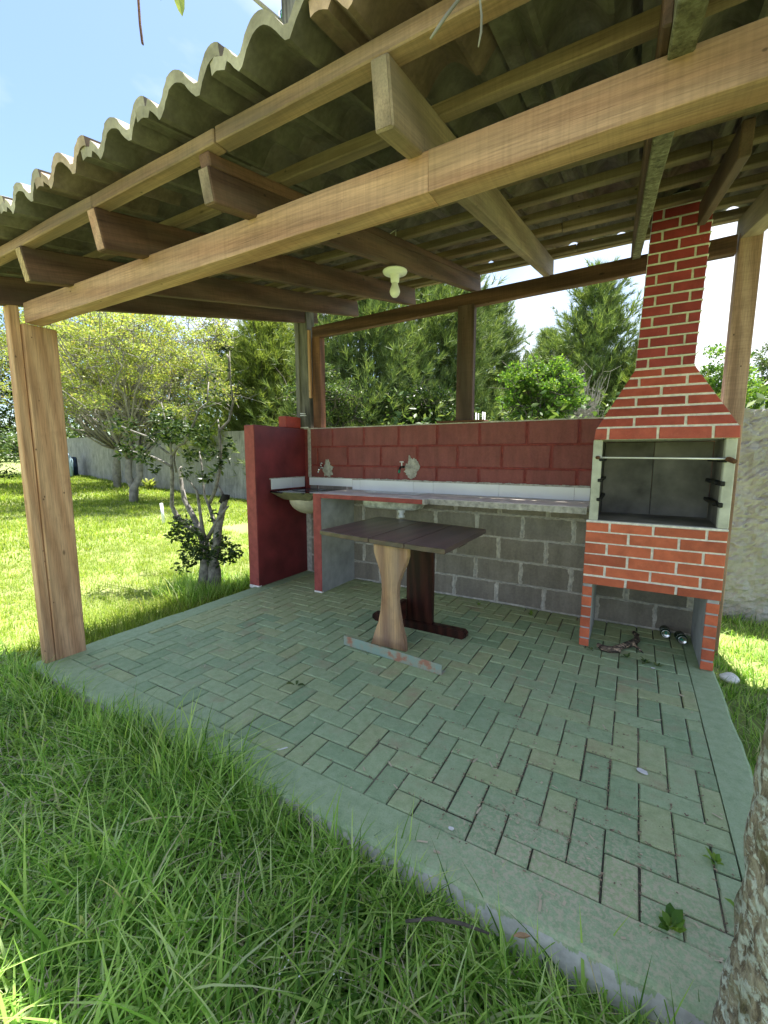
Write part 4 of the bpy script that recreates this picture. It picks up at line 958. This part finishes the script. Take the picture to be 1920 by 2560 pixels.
# ------------------------------------------------------------------ trees
def limb_pts(p0, p1, k=4, wob=.08, sag=0):
    p0, p1 = Vector(p0), Vector(p1); d = (p1-p0).length; out_ = []
    for i in range(k+1):
        t = i/k; q = p0.lerp(p1, t); q += Vector([random.gauss(0, wob*d*.3)*math.sin(math.pi*t) for _ in range(3)]); q.z += sag*math.sin(math.pi*t)*d; out_.append(q)
    return out_
def broad(name, label, cat, base, height, rx, rz, cz, nclump, nleaf, lsize, lmat, bmat, trunk_r=.1, clr=.5, nlimb=14, group=None, sparse=.75, ntrunk=1, aspect=.5, shift=(0, 0), twigs=3, flat=.6):
    t = thing(name, label, cat, base, group); b = Vector(base); c = b+Vector((shift[0], shift[1], cz)); tr = Tubes(); br = Tubes()
    fork = []
    for i in range(ntrunk):
        q = b+Vector((random.uniform(-.25, .25), random.uniform(-.25, .25), 0))*(i > 0); f = q.lerp(c, .55)+Vector((random.gauss(0, .12), random.gauss(0, .12), 0))*(1+i)
        pp = limb_pts(q-Vector((0, 0, .2)), f, 5, .1); tr.add(pp, [trunk_r*(1.15-.5*j/5) for j in range(6)], 8); fork.append(f); fork.append(pp[3])
    clumps = []
    for i in range(nclump):
        d = Vector((random.gauss(0, 1), random.gauss(0, 1), random.gauss(0, 1))).normalized(); r_ = (sparse+(1-sparse)*random.random())*random.uniform(.75, 1.12)
        clumps.append((c+Vector((d.x*rx*r_, d.y*rx*r_, d.z*rz*r_)), random.uniform(.6, 1.3)*clr))
    clumps = [q for q in clumps if q[0].z > b.z+.3]
    for i, (q, s_) in enumerate(clumps):
        f = random.choice(fork)
        if i < nlimb: br.add(limb_pts(f, q, 5, .2), [trunk_r*.42*(1-.85*j/5) for j in range(6)], 5)
        for _ in range(twigs):
            e = q+Vector([random.gauss(0, s_*.9) for _ in range(3)]); m_ = q+Vector([random.gauss(0, s_*.3) for _ in range(3)])-Vector((0, 0, s_*.4)); br.add(limb_pts(m_, e, 2, .2), [.012, .008, .003], 3, False)
    P = []
    per = max(3, nleaf//max(1, len(clumps)))
    for q, s_ in clumps:
        m_ = int(per*(s_/clr)**2); pts = rng.normal(size=(m_, 3)); pts = unit(pts)*(rng.random((m_, 1))**.45)*s_; pts[:, 2] *= flat; P.append(pts+np.array(q[:]))
    P = np.concatenate(P); V_, F_ = leaves(P, lsize, aspect)
    obj('trunk', tr.mesh(), bmat, t); obj('branches', br.mesh(), bmat, t); obj('crown', npmesh('crown', V_, F_), lmat, t); return t

def pine(label, base, h_, rad, mat, tuft=.2, ntuft=1.0, top=.0, group='pine trees behind the wall', start=.1, width=.021):
    t = thing('pine_tree', label, 'tree', base, group); b = Vector(base); tr = Tubes(); br = Tubes()
    tr.add([b-Vector((0, 0, .3)), b+Vector((.05, 0, h_*.5)), b+Vector((0, 0, h_*.98))], [h_*.022, h_*.014, .02], 7); tips = []; dirs = []
    z = h_*start; k = 0
    while z < h_*.985:
        f = (z/h_); r_ = rad*min(1.0, 1.25*(1-f)**.7)*(.75+.45*random.random())+.18; nb = 6 if f < .8 else 5
        for i in range(nb):
            a = 2*math.pi*(i/nb)+k*1.1+random.uniform(-.35, .35); rr_ = r_*random.uniform(.65, 1.2); lift = rr_*(.15+.55*f)+random.uniform(-.1, .2)*rr_
            p0 = b+Vector((0, 0, z)); e = p0+Vector((math.cos(a)*rr_, math.sin(a)*rr_, lift)); pts = limb_pts(p0, e, 4, .08, -.06); br.add(pts, [.03*(1-f)+.012, .02, .014, .01, .006], 4, False)
            nt_ = max(5, int(rr_*24*ntuft))
            for j in range(nt_):
                s_ = .3+.7*(j+random.random())/nt_; ii = min(3, int(s_*4)); q = pts[ii].lerp(pts[ii+1], s_*4-ii) if ii < 4 else pts[-1]
                off = Vector((random.gauss(0, 1), random.gauss(0, 1), random.gauss(.3, .8)))*rr_*.17; q2 = q+off
                tips.append(q2); dirs.append((Vector((math.cos(a), math.sin(a), .9))*.6+off.normalized()*.7+Vector((0, 0, .35))).normalized())
        z += h_*random.uniform(.035, .055); k += 1
    for j in range(6): tips.append(b+Vector((random.gauss(0, .07), random.gauss(0, .07), h_*(.96+.04*random.random())))); dirs.append(Vector((0, 0, 1)))
    P = np.array([q[:] for q in tips]); D = np.array([q[:] for q in dirs]); m_ = 22
    P = np.repeat(P, m_, 0); D = np.repeat(D, m_, 0); n_ = len(P); dd = unit(D+rng.normal(size=(n_, 3))*.42); s = tuft*rng.uniform(.7, 1.2, (n_, 1))
    P = P+D*rng.uniform(-.5, .5, (n_, 1))*tuft*.9
    sd = unit(np.cross(dd, rng.normal(size=(n_, 3))))*width*.5
    V_ = np.stack([P-sd, P+sd, P+dd*s], 1).reshape(-1, 3); F_ = np.arange(n_*3).reshape(-1, 3)
    obj('trunk', tr.mesh(), M['bark_d'], t); obj('branches', br.mesh(), M['bark_d'], t); obj('crown', npmesh('crown', V_, F_), mat, t); return t
def gp(u, d, vg=1290):
    p = at(u, vg, d); return (p.x, p.y, float(hz(p.x, p.y)))
def topz(u, v, d): return at(u, v, d).z
for lab, u, vt_, d, rad, m_, tf in (
    ('broad dark pine filling the opening left of the middle post', 905, 600, 14.5, 2.5, 'lf_pine', .26),
    ('tall pine right behind the middle post', 1095, 640, 15.5, 1.9, 'lf_pine', .26),
    ('pine with open branches just right of the middle post', 1215, 765, 20, 1.75, 'lf_pine', .3),
    ('tallest pointed pine standing between middle post and chimney', 1462, 705, 17, 1.95, 'lf_pine', .27),
    ('short pine in the gap before the pointed pine', 1350, 850, 22, 1.3, 'lf_pine', .3),
    ('pine half hidden behind the barbecue hood', 1585, 880, 16, 1.7, 'lf_pine2', .26),
    ('soft yellow-green pine left of the corner mast', 668, 805, 15, 1.75, 'lf_pine2', .24),
    ('pine just behind the corner mast', 770, 800, 18, 1.6, 'lf_pine2', .26)):
    g = gp(u, d); pine(lab, g, topz(u, vt_, d)-g[2], rad, M[m_], tf, 1.25)
def bt(label, u, v, d, rpx, rvpx, nclump, nleaf, ls, lm, bmt, **kw):
    g = gp(u, d); c = at(u, v, d); return broad(kw.pop('name', 'leafy_tree'), label, kw.pop('cat', 'tree'), g, 0, rpx/FPX*d, rvpx/FPX*d, c.z-g[2], nclump, nleaf, ls, M[lm], M[bmt], **kw)
GB = 'broadleaf trees behind the walls'
bt('bright green bushy tree left of the chimney hood', 1335, 985, 10, 100, 78, 150, 15000, .085, 'lf_bright', 'bark_d', clr=.2, group=GB, sparse=.5)
bt('gray-green small-leaved tree beside the corner mast', 820, 1010, 11, 95, 90, 110, 14000, .07, 'lf_mid', 'bark_d', clr=.22, group=GB, sparse=.4)
bt('dark undergrowth tree below the big pine', 1010, 1030, 13, 150, 70, 130, 12000, .10, 'lf_dark', 'bark_d', clr=.3, group=GB, sparse=.4)
bt('round green tree just right of the chimney', 1765, 985, 20, 75, 95, 90, 9000, .16, 'lf_bright', 'bark_d', clr=.4, group=GB, sparse=.45)
bt('loose gray-green tree at the right edge above the rough wall', 1905, 935, 22, 60, 85, 70, 5000, .16, 'lf_mid', 'bark_g', clr=.4, group=GB, sparse=.4)
bt('low green bush above the rough wall', 1885, 1010, 15, 70, 45, 60, 5000, .12, 'lf_bright', 'bark_d', clr=.3, group=GB, sparse=.4)
bt('dark leafy tree at the far left behind the front post', -40, 980, 15, 130, 210, 170, 15000, .12, 'lf_dark', 'bark_d', clr=.4, group=GB, sparse=.4)
bt('round-topped green tree left of the soft pine', 585, 905, 19, 62, 85, 90, 8000, .13, 'lf_mid', 'bark_d', clr=.35, group=GB, sparse=.5)
bt('dark tree behind the gray wall, left part', 240, 950, 23, 190, 150, 180, 15000, .17, 'lf_mid', 'bark_d', clr=.6, group=GB, sparse=.4)
bt('dark tree behind the gray wall, right part', 470, 980, 22, 150, 130, 160, 14000, .16, 'lf_mid', 'bark_d', clr=.5, group=GB, sparse=.4)
broad('lawn_tree', 'large loose yellow-green tree with pale branches standing on the lawn before the gray wall', 'tree', (-10.62, 3.03, .055), 0, 3.1, 2.1, 3.7, 300, 40000, .08, M['lf_yel'], M['bark_g'], trunk_r=.095, clr=.36, nlimb=70, sparse=.35, ntrunk=2, twigs=5, aspect=.42, shift=(.2, 0), flat=.45)
broad('lawn_tree', 'second yellow-green tree with twin dark trunk close to the gray wall', 'tree', (-14.9, 5.0, .16), 0, 3.8, 2.4, 4.3, 230, 24000, .11, M['lf_yel'], M['bark_g'], trunk_r=.11, clr=.45, nlimb=60, sparse=.4, ntrunk=2, twigs=4, aspect=.42, shift=(-.8, 0))
# small multi-stem tree beside the patio
st = thing('small_multistem_tree', 'small pale-barked tree with several cut stems and dark leaves beside the patio', 'tree', (-2.59, -.82, -.1))
def z4(x, y, dd_=0): return at(360+x/3.457, 860+y/3.457, 4.55+dd_)
stems = [([(530, 2130, 0), (528, 1900, 0), (520, 1700, .02)], [.062, .052, .05]), ([(500, 2130, .05), (505, 1990, .05), (515, 1850, .03)], [.05, .04, .03]),
 ([(605, 2140, -.03), (612, 1960, -.03), (600, 1850, -.05), (628, 1700, -.08), (650, 1550, -.1), (685, 1400, -.1), (705, 1322, -.1)], [.075, .066, .045, .045, .04, .036, .036]),
 ([(520, 1700, 0), (480, 1610, .05), (420, 1480, .1), (350, 1350, .15), (320, 1180, .2), (310, 1080, .25), (325, 1060, .25)], [.046, .038, .03, .026, .02, .016, .012]),
 ([(522, 1690, 0), (500, 1560, -.05), (470, 1350, -.1), (455, 1270, -.1), (375, 1160, -.15)], [.022, .018, .016, .012, .006]),
 ([(500, 1650, 0), (360, 1560, .1), (290, 1500, .12), (240, 1400, .1), (245, 1150, .05), (235, 1000, .0), (240, 960, 0)], [.035, .03, .028, .022, .02, .018, .016]),
 ([(545, 1690, 0), (600, 1590, -.1), (660, 1480, -.15), (730, 1400, -.2)], [.022, .02, .015, .01]),
 ([(635, 1600, -.1), (600, 1520, 0), (560, 1390, .05), (525, 1320, .1), (510, 1200, .12), (498, 1050, .15), (480, 930, .2)], [.022, .02, .018, .012, .01, .01, .006]),
 ([(568, 1375, .05), (620, 1250, .0), (655, 1080, 0), (662, 900, 0), (650, 750, .02), (735, 660, .05), (770, 500, .05), (745, 300, .05), (740, 60, .05)], [.018, .018, .018, .017, .015, .012, .012, .009, .004]),
 ([(650, 750, 0), (640, 650, .1), (560, 740, .15)], [.01, .006, .004]), ([(735, 300, .05), (735, 130, .05), (715, 90, .05)], [.013, .012, .01]),
 ([(700, 1340, -.1), (660, 1260, -.05), (640, 1215, 0)], [.014, .012, .01]),
 ([(240, 1060, 0), (170, 1020, .1), (60, 970, .2), (-60, 940, .3), (-190, 900, .4)], [.016, .014, .012, .009, .005]),
 ([(238, 970, 0), (150, 900, .1), (30, 800, .2), (-130, 740, .3), (-260, 680, .4)], [.014, .012, .01, .008, .004]),
 ([(245, 960, 0), (300, 880, 0), (350, 860, -.05), (430, 690, -.1), (480, 560, -.1), (545, 505, -.1)], [.016, .013, .012, .011, .009, .005]),
 ([(235, 960, 0), (225, 800, 0), (180, 650, 0), (150, 500, 0)], [.014, .01, .008, .004]), ([(280, 1110, .05), (260, 1000, .05), (275, 930, .05)], [.012, .01, .008]),
 ([(770, 500, 0), (820, 330, 0)], [.008, .004]), ([(555, 330, .1), (540, 180, .1), (500, 60, .1)], [.008, .006, .004]), ([(545, 505, -.1), (560, 330, 0)], [.006, .006])]
tr = Tubes()
for pts, rr_ in stems: tr.add([z4(*q) for q in pts], rr_, 8)
obj('stems', tr.mesh(), M['bark_w'], st)
tr = Tubes(); tr.add([z4(672, 1375, -.1), z4(705, 1322, -.1), z4(708, 1300, -.1)], [.037, .044, .040], 9); obj('blackened_stub', tr.mesh(), M['burnt'], st); tr = Tubes(); tr.add([z4(290, 1540, .12), z4(290, 1490, .12), z4(258, 1500, .12)], [.03, .04, .02], 8); obj('blackened_stub', tr.mesh(), M['burnt'], st)
P = []
for x, y, r_, n_ in ((150, 640, 95, 170), (200, 740, 110, 190), (330, 745, 110, 190), (500, 770, 95, 150), (240, 820, 70, 90), (110, 1080, 40, 26), (400, 960, 60, 60), (560, 950, 60, 70), (680, 965, 60, 55), (750, 860, 55, 30), (530, 1150, 60, 70), (350, 1110, 45, 30), (660, 1050, 45, 35), (-60, 930, 80, 70), (-190, 900, 80, 60), (-120, 740, 90, 80), (-250, 680, 80, 60), (90, 820, 60, 60), (10, 980, 70, 60), (430, 720, 60, 60),
                     (330, 1600, 100, 190), (430, 1690, 100, 220), (420, 1810, 110, 260), (540, 1790, 90, 200), (700, 1800, 100, 220), (650, 1700, 75, 100), (790, 1790, 75, 80), (260, 1640, 60, 50), (320, 1930, 60, 30), (610, 1850, 80, 120), (600, 1480, 60, 30), (480, 330, 200, 60), (650, 300, 190, 60), (600, 550, 150, 60)):
    for _ in range(n_):
        a = random.uniform(0, 6.283); q = r_*math.sqrt(random.random()); P.append(z4(x+q*math.cos(a), y+q*math.sin(a), random.gauss(0, .0009*r_+.04))[:])
V_, F_ = leaves(np.array(P), .055, .5, .1, .2); obj('foliage', npmesh('foliage', V_, F_), M['lf_dark'], st)
# dead shrub
ds = thing('dead_shrub', 'leafless gray shrub of thin twigs between bushy tree and chimney hood', 'shrub', gp(1455, 12)); tr = Tubes(); b = at(1450, 1150, 12)
for i in range(85):
    e = at(random.gauss(1462, 34), random.uniform(925, 1045), 12+random.uniform(-.5, .5)); pts = limb_pts(b, e, 5, .16, 0); tr.add(pts, [.016, .013, .011, .008, .006, .003], 3, False)
    for _ in range(3): q = random.choice(pts[2:]); tr.add([q, q+Vector([random.gauss(0, .16) for _ in range(3)])+Vector((0, 0, .12))], [.006, .003], 3, False)
obj('twigs', tr.mesh(), M['bark_g'], ds)
# far band of woods
P = []
for i in range(520):
    u = random.uniform(-500, 2500); d = random.uniform(32, 44); hh = (1.6+2.2*random.random()+1.3*mnoise.noise(Vector((u*.004, 1, 1)))); p = at(u, 1200, d); 
    m_ = 75; q = rng.normal(size=(m_, 3))*np.array([1.4, 1.4, .9]); q[:, 2] = np.abs(q[:, 2]); P.append(q+np.array([p.x, p.y, random.uniform(0, hh)]))
V_, F_ = leaves(np.concatenate(P), .42, .6); tag(stuff(obj('distant_woods', npmesh('distant_woods', V_, F_), M['lf_mid'])), 'distant band of dark green woods far behind the garden walls', 'woods')
# undergrowth right behind the walls
P = []
for i in range(240):
    t = random.random(); x = -26+30*t; y = (9.2 if x < -7 else 6.3+(x+7)*-.2)+random.uniform(-.4, 2.0); m_ = 60; q = rng.normal(size=(m_, 3))*np.array([.5, .5, .38]); P.append(q+np.array([x, y, random.uniform(.5, 2.0)]))
V_, F_ = leaves(np.concatenate(P), .16, .5); tag(stuff(obj('undergrowth', npmesh('undergrowth', V_, F_), M['lf_mid'])), 'mixed shrub growth crowding behind the garden wall', 'undergrowth')

# foreground trunk with branches overhead
ft = thing('lichened_tree', 'near tree trunk with flaking bark and pale lichen at the right edge, twigs hanging overhead', 'tree', (1.53, -2.83, -.1))
bm = bmesh.new(); n = 72; rows = []; nz_ = 230
for j in range(nz_+1):
    z = -.35+3.6*j/nz_; r_ = .150+.02*math.exp(-(z+.1)*5)-.006*z; row_ = []
    for i in range(n):
        a = 2*math.pi*i/n; p = Vector((math.cos(a)*2.2, math.sin(a)*2.2, z*3.0)); d = .010*mnoise.noise(p*1.3)+.012*abs(mnoise.noise(Vector((math.cos(a)*6, math.sin(a)*6, z*7))))+.007*mnoise.noise(Vector((math.cos(a)*15, math.sin(a)*15, z*19)))
        q = r_+d; row_.append(bm.verts.new((q*math.cos(a)+.012*math.sin(z*2), q*math.sin(a), z+.1)))
    rows.append(row_)
for a, b_ in zip(rows, rows[1:]):
    for i in range(n): j = (i+1) % n; bm.faces.new((a[i], a[j], b_[j], b_[i]))
obj('trunk', finish(bm, smooth=True), M['bark'], ft, T(1.555, -2.80, -.1))
tr = Tubes()
tr.add([(1.55, -2.8, 3.0), (1.3, -3.0, 3.3), (.9, -3.1, 3.4), (.4, -3.2, 3.35), (-.1, -3.25, 3.2)], [.1, .07, .05, .035, .02], 8); tr.add([(1.55, -2.8, 3.0), (1.7, -3.2, 3.5), (1.6, -3.9, 4.0)], [.11, .07, .04], 8)
obj('limb', tr.mesh(), M['bark_g'], ft)
for pts, r_, mm in (([(.30, -3.1, 3.36), at(343, -60, .9), at(346, 0, .9), at(350, 60, .9), at(356, 108, .9), at(358, 112, .9)], .0026, 'redwood'),
                ([(.88, -3.1, 3.4), at(1160, -60, .9), at(1146, 0, .9), at(1115, 40, .9), at(1096, 68, .9), at(1076, 97, .9)], .0035, 'bark_g'), ([(.9, -3.1, 3.4), at(1205, -60, .9), at(1200, 0, .9), at(1204, 40, .9), at(1203, 80, .9), at(1196, 117, .9)], .0026, 'bark_g')):
    tr = Tubes(); tr.add(pts, [r_*1.6]+[r_]*(len(pts)-2)+[r_*.6], 6); obj('twig', tr.mesh(), M[mm], ft)
def leafcard(p, tip, w_):
    p, tip = Vector(p), Vector(tip); d = (tip-p); s_ = d.cross(fw).normalized(); nrm = s_.cross(d).normalized(); V = []; F_ = []
    for t, k in ((0, .1), (.25, .8), (.5, 1), (.75, .65)): c = p+d*t; V += [c-s_*w_*k+nrm*w_*.3, c, c+s_*w_*k+nrm*w_*.3]
    V.append(tip)
    for r_ in (0, 3, 6): F_ += [(r_, r_+1, r_+4, r_+3), (r_+1, r_+2, r_+5, r_+4)]
    F_ += [(9, 10, 12), (10, 11, 12)]; me = bpy.data.meshes.new('leaf'); me.from_pydata([v[:] for v in V], [], F_); me.update(); return me
tr = Tubes(); tr.add([(.33, -3.12, 3.36), at(440, -80, .9), at(444, -20, .9)], .002, 5); obj('twig', tr.mesh(), M['bark_g'], ft)
obj('leaf', leafcard(at(438, -50, .9), at(456, 42, .9), .011), M['lf_yel'], ft); obj('leaf', leafcard(at(440, -60, .9), at(400, 2, .9), .008), M['lf_yel'], ft)
P = []
for cx, cy, cz_, r_, n_ in ((2.0, -3.4, 4.2, .5, 500), (1.3, -3.3, 3.9, .35, 200)):
    q = rng.normal(size=(n_, 3))*r_*.5; P.append(q+np.array([cx, cy, cz_]))
P = np.concatenate(P); P = P[P[:, 2] > 3.55]; V_, F_ = leaves(P, .10, .5); obj('crown', npmesh('crown', V_, F_), M['lf_bright'], ft)

# ------------------------------------------------------------------ far small objects on the lawn
ch = thing('plastic_chair', 'pale blue plastic chair standing in the far left corner of the lawn', 'chair', (-22.0, 6.4, .32))
c0 = at(163, 1190, 19.8); sx = .024*19.8*18/27
def pl(u, v, dd_=0): return at(u, v, 19.6+dd_)
tb = Tubes(); tb.add([pl(138, 1190), pl(140, 1160), pl(146, 1140), pl(157, 1131), pl(168, 1134), pl(173, 1145), pl(176, 1165), pl(179, 1191)], [.06]*8, 8); obj('back_frame', tb.mesh(), M['bluepl'], ch)
tb = Tubes(); tb.add([pl(174, 1140, .4), pl(181, 1152, .4), pl(182, 1175, .4), pl(181, 1191, .4)], [.035]*4, 6); tb.add([pl(140, 1186, .1), pl(172, 1186, .1)], .07, 6); obj('leg', tb.mesh(), M['bluepl'], ch)
br_ = thing('blue_barrel', 'dark navy barrel standing behind the pale blue chair', 'barrel', at(180, 1190, 20.3)[:])
p = at(178, 1189, 20.3); obj('barrel_body', finish(lathe([(.26, 0), (.29, .05), (.29, .4), (.30, .42), (.29, .44), (.28, .85), (.24, .9)], 20), smooth=True), M['navy'], br_, T(p.x, p.y, p.z-.03))
p = at(403, 1258, 8.47); q = Vector((-6.729, 1.369, -.06)); tb = Tubes(); tb.add([q, p], .028, 10); tag(obj('lawn_stake', tb.mesh(), M['pvc']), 'short white plastic pipe standing upright in the sunny lawn', 'stake')
cp = thing('concrete_fence_post', 'pale concrete post with a wire showing above the rough wall at right', 'post', gp(1905, 8)); tb = Tubes(); tb.add([at(1903, 1100, 8), at(1907, 992, 8)], .035, 4); obj('post_shaft', tb.mesh('a', False), M['frame'], cp); tb = Tubes(); tb.add([at(1895, 998, 8), at(2100, 992, 8)], .008, 5); obj('wire', tb.mesh(), M['frame'], cp)
for i, (u, v0) in enumerate(((1190, 1032), (1196, 1034), (1207, 1030), (1212, 1031))):
    tb = Tubes(); tb.add([at(u, 1120, 6.0), at(u, v0, 6.0)], .007, 6); tag(obj('white_rod', tb.mesh(), M['pvc']), ('leftmost thin white rod behind the block wall, hugging the middle post', 'second thin white rod behind the block wall, shortest of four', 'third thin white rod behind the block wall', 'rightmost thin white rod behind the block wall')[i], 'rod', 'white rods behind the block wall')

# stones and sticks in the grass
def stone(x, y, z, s_, lab, mat='grout', nm='stone', cat='stone'):
    bm = bmesh.new(); bmesh.ops.create_icosphere(bm, subdivisions=3, radius=s_)
    for v in bm.verts: v.co *= 1+.3*mnoise.noise(v.co*14+Vector((x, y, 0))); v.co.z *= .55
    tag(obj(nm, finish(bm), M[mat], None, T(x, y, z)), lab, cat)
stone(1.79, -.44, -.07, .05, 'pale rounded stone in the grass beside the barbecue post')
tb = Tubes(); pts = [(.72, -2.80, .02), (.79, -2.765, .035), (.86, -2.735, .03), (.93, -2.71, .015)]; tb.add(pts, [.004, .005, .005, .003], 7); tag(obj('dark_stick', tb.mesh(), M['bark_d']), 'short dark gray stick lying in the foreground grass', 'stick')
o = obj('dry_leaf', leafcard((.985, -2.665, -.01), (1.03, -2.66, .015), .011), M['rawleg']); tag(o, 'curled brown dry leaf against the front kerb', 'leaf')

# ------------------------------------------------------------------ grass
def inpatio(x, y, m=.0): return (x > -2.035-m) & (x < 1.705+m) & (y > -2.62-m) & (y < .14)
def clumpy(n, x0, x1, y0, y1, ncl, sig):
    cx_ = rng.uniform(x0, x1, ncl); cy_ = rng.uniform(y0, y1, ncl); k = rng.integers(0, ncl, n); m_ = rng.random(n) < .55
    X = np.where(m_, cx_[k]+rng.normal(0, sig, n), rng.uniform(x0, x1, n)); Y = np.where(m_, cy_[k]+rng.normal(0, sig, n), rng.uniform(y0, y1, n)); az_ = np.where(m_, np.arctan2(Y-cy_[k], X-cx_[k])+rng.normal(0, .6, n), rng.uniform(0, 6.283, n))
    return X, Y, az_
def grass(n, x0, x1, y0, y1, h0, h1, wd, bend, ncl, sig, seg=3, keep=None, mat='grass', label=None):
    X, Y, az_ = clumpy(n, x0, x1, y0, y1, ncl, sig); ok = ~inpatio(X, Y, .004)
    if keep is not None: ok &= keep(X, Y)
    X, Y, az_ = X[ok], Y[ok], az_[ok]; n = len(X); Z = hz(X, Y)-.015
    pn = vnoise(X, Y, 1.7); h_ = rng.uniform(h0, h1, n)*(1+.55*pn)*rng.choice([.7, 1, 1, 1.35], n)
    bd = bend*rng.uniform(.25, 1.25, n)
    return blades(X, Y, Z, h_, wd*rng.uniform(.6, 1.3, n), bd, az_, seg)
def addgrass(name, parts, mat, label):
    V_, F_, b = [], [], 0
    for v, f in parts: V_.append(v); F_.append(f+b); b += len(v)
    tag(stuff(obj(name, npmesh(name, np.concatenate(V_), np.concatenate(F_)), M[mat])), label, 'grass')
nearedge = lambda X, Y: np.ones_like(X, bool)
tx, ty = np.meshgrid(np.linspace(-3.1, 2.2, 60), np.linspace(-3.9, -2.55, 24), indexing='ij'); ti = np.arange(60*24).reshape(60, 24)
th_ = npmesh('shade_sheet', np.stack([tx, ty, hz(tx, ty)-.008], -1).reshape(-1, 3), np.stack([ti[:-1, :-1], ti[1:, :-1], ti[1:, 1:], ti[:-1, 1:]], -1).reshape(-1, 4))
tag(stuff(obj('shade_sheet', th_, plain('painted_shade_soil', (.05, .055, .028), 1.0, var=.45, nscale=60, bump=.6))), 'dark soil sheet with painted shade showing between the foreground blades', 'shade_sheet')  # soil sheet coloured dark to paint the shade in the gaps between blades
nb_ = 5200; X, Y, _a = clumpy(nb_, -2.8, 1.6, -3.6, -2.63, 90, .06); P = np.stack([X, Y, hz(X, Y)+rng.uniform(.0, .05, nb_)], 1)
V_, F_ = leaves(P, .022, .8, .1); tag(stuff(obj('clover', npmesh('clover', V_, F_), M['lf_bright'])), 'small round leaved clover patches among the foreground grass', 'clover')
addgrass('foreground_grass', [grass(24000, -2.9, 1.75, -3.75, -2.6, .06, .13, .0105, 1.25, 700, .035, 4),
    grass(11000, -2.7, 1.7, -3.6, -2.6, .10, .22, .0095, 1.15, 420, .03, 5), grass(4200, -2.3, 1.7, -2.78, -2.64, .10, .20, .009, 1.0, 200, .025, 5), grass(9000, -2.9, .8, -3.6, -2.6, .02, .06, .011, .8, 500, .04, 3)], 'grass', 'lush shaded green grass with long blades in the foreground')
addgrass('lawn', [grass(60000, -5.6, -2.0, -3.4, 1.6, .035, .075, .0055, 1.0, 1500, .05, 3), grass(5000, -2.7, -2.0, -2.6, .2, .07, .17, .006, .9, 160, .035, 4),
    grass(60000, -12, -5.6, -3.4, 5.2, .05, .09, .013, 1.0, 2500, .08, 2), grass(42000, -25, -12, -2.5, 7.4, .07, .11, .03, .9, 2500, .15, 2)], 'lawn', 'sunlit bright yellow-green lawn to the left of the shelter')
addgrass('side_grass', [grass(15000, 1.70, 3.0, -2.4, 1.05, .05, .12, .006, .9, 300, .04, 4)], 'grass', 'bright strip of grass between the patio and the rough wall at right')
nb_ = 2300; X = rng.uniform(-2.2, 1.68, nb_); Y = rng.uniform(-2.70, -2.625, nb_); a_ = rng.normal(math.pi/2, .8, nb_)
cl_ = vnoise(X, Y, 2.6); kp = (cl_ > .13) & (X < .45); X, Y, a_ = X[kp], Y[kp], a_[kp]
addgrass('kerb_grass', [blades(X, Y, hz(X, Y)-.01, rng.uniform(.10, .22, len(X)), rng.uniform(.005, .010, len(X)), rng.uniform(.3, 1.1, len(X)), a_, 5)], 'grass', 'long green blades leaning over the front kerb of the patio')
nb_ = 2200; X = rng.uniform(-2.8, 1.6, nb_); Y = rng.uniform(-3.6, -2.63, nb_)
V_, F_ = blades(X, Y, hz(X, Y)+rng.uniform(0, .05, nb_), rng.uniform(.05, .13, nb_), rng.uniform(.003, .006, nb_), rng.uniform(1.2, 1.6, nb_), None, 4)
tag(stuff(obj('dry_blades', npmesh('dry_blades', V_, F_), M['sandy'])), 'dead straw coloured blades lying among the foreground grass', 'dry grass')
# grass tuft round the small tree foot and plants at the wall foot
addgrass('grass_tuft', [grass(2600, -3.0, -2.2, -1.25, -.4, .14, .26, .007, .7, 30, .05, 5)], 'grass', 'tall grass tuft at the foot of the small pale tree')
weed('wall_plant', -13.2, 5.1, .12, 60, .55, .06, 'low leafy plant growing at the foot of the gray garden wall', .8, cat='plant', mat='lf_yel')
# tiny white petals in the grass
pt = bmesh.new()
for i in range(7):
    d = (at(random.uniform(680, 860), random.uniform(2380, 2470), 1)-CAM); t = (-.02-CAM.z)/d.z; p = CAM+d*t; s_ = random.uniform(.002, .0035)
    q = [pt.verts.new((p.x+s_*math.cos(a), p.y+s_*math.sin(a), p.z+s_*.4*math.sin(2*a))) for a in [k*1.0472 for k in range(6)]]; pt.faces.new(q)
tag(stuff(obj('white_petals', finish(pt), M['white'])), 'tiny white petals scattered in the foreground grass', 'petals')
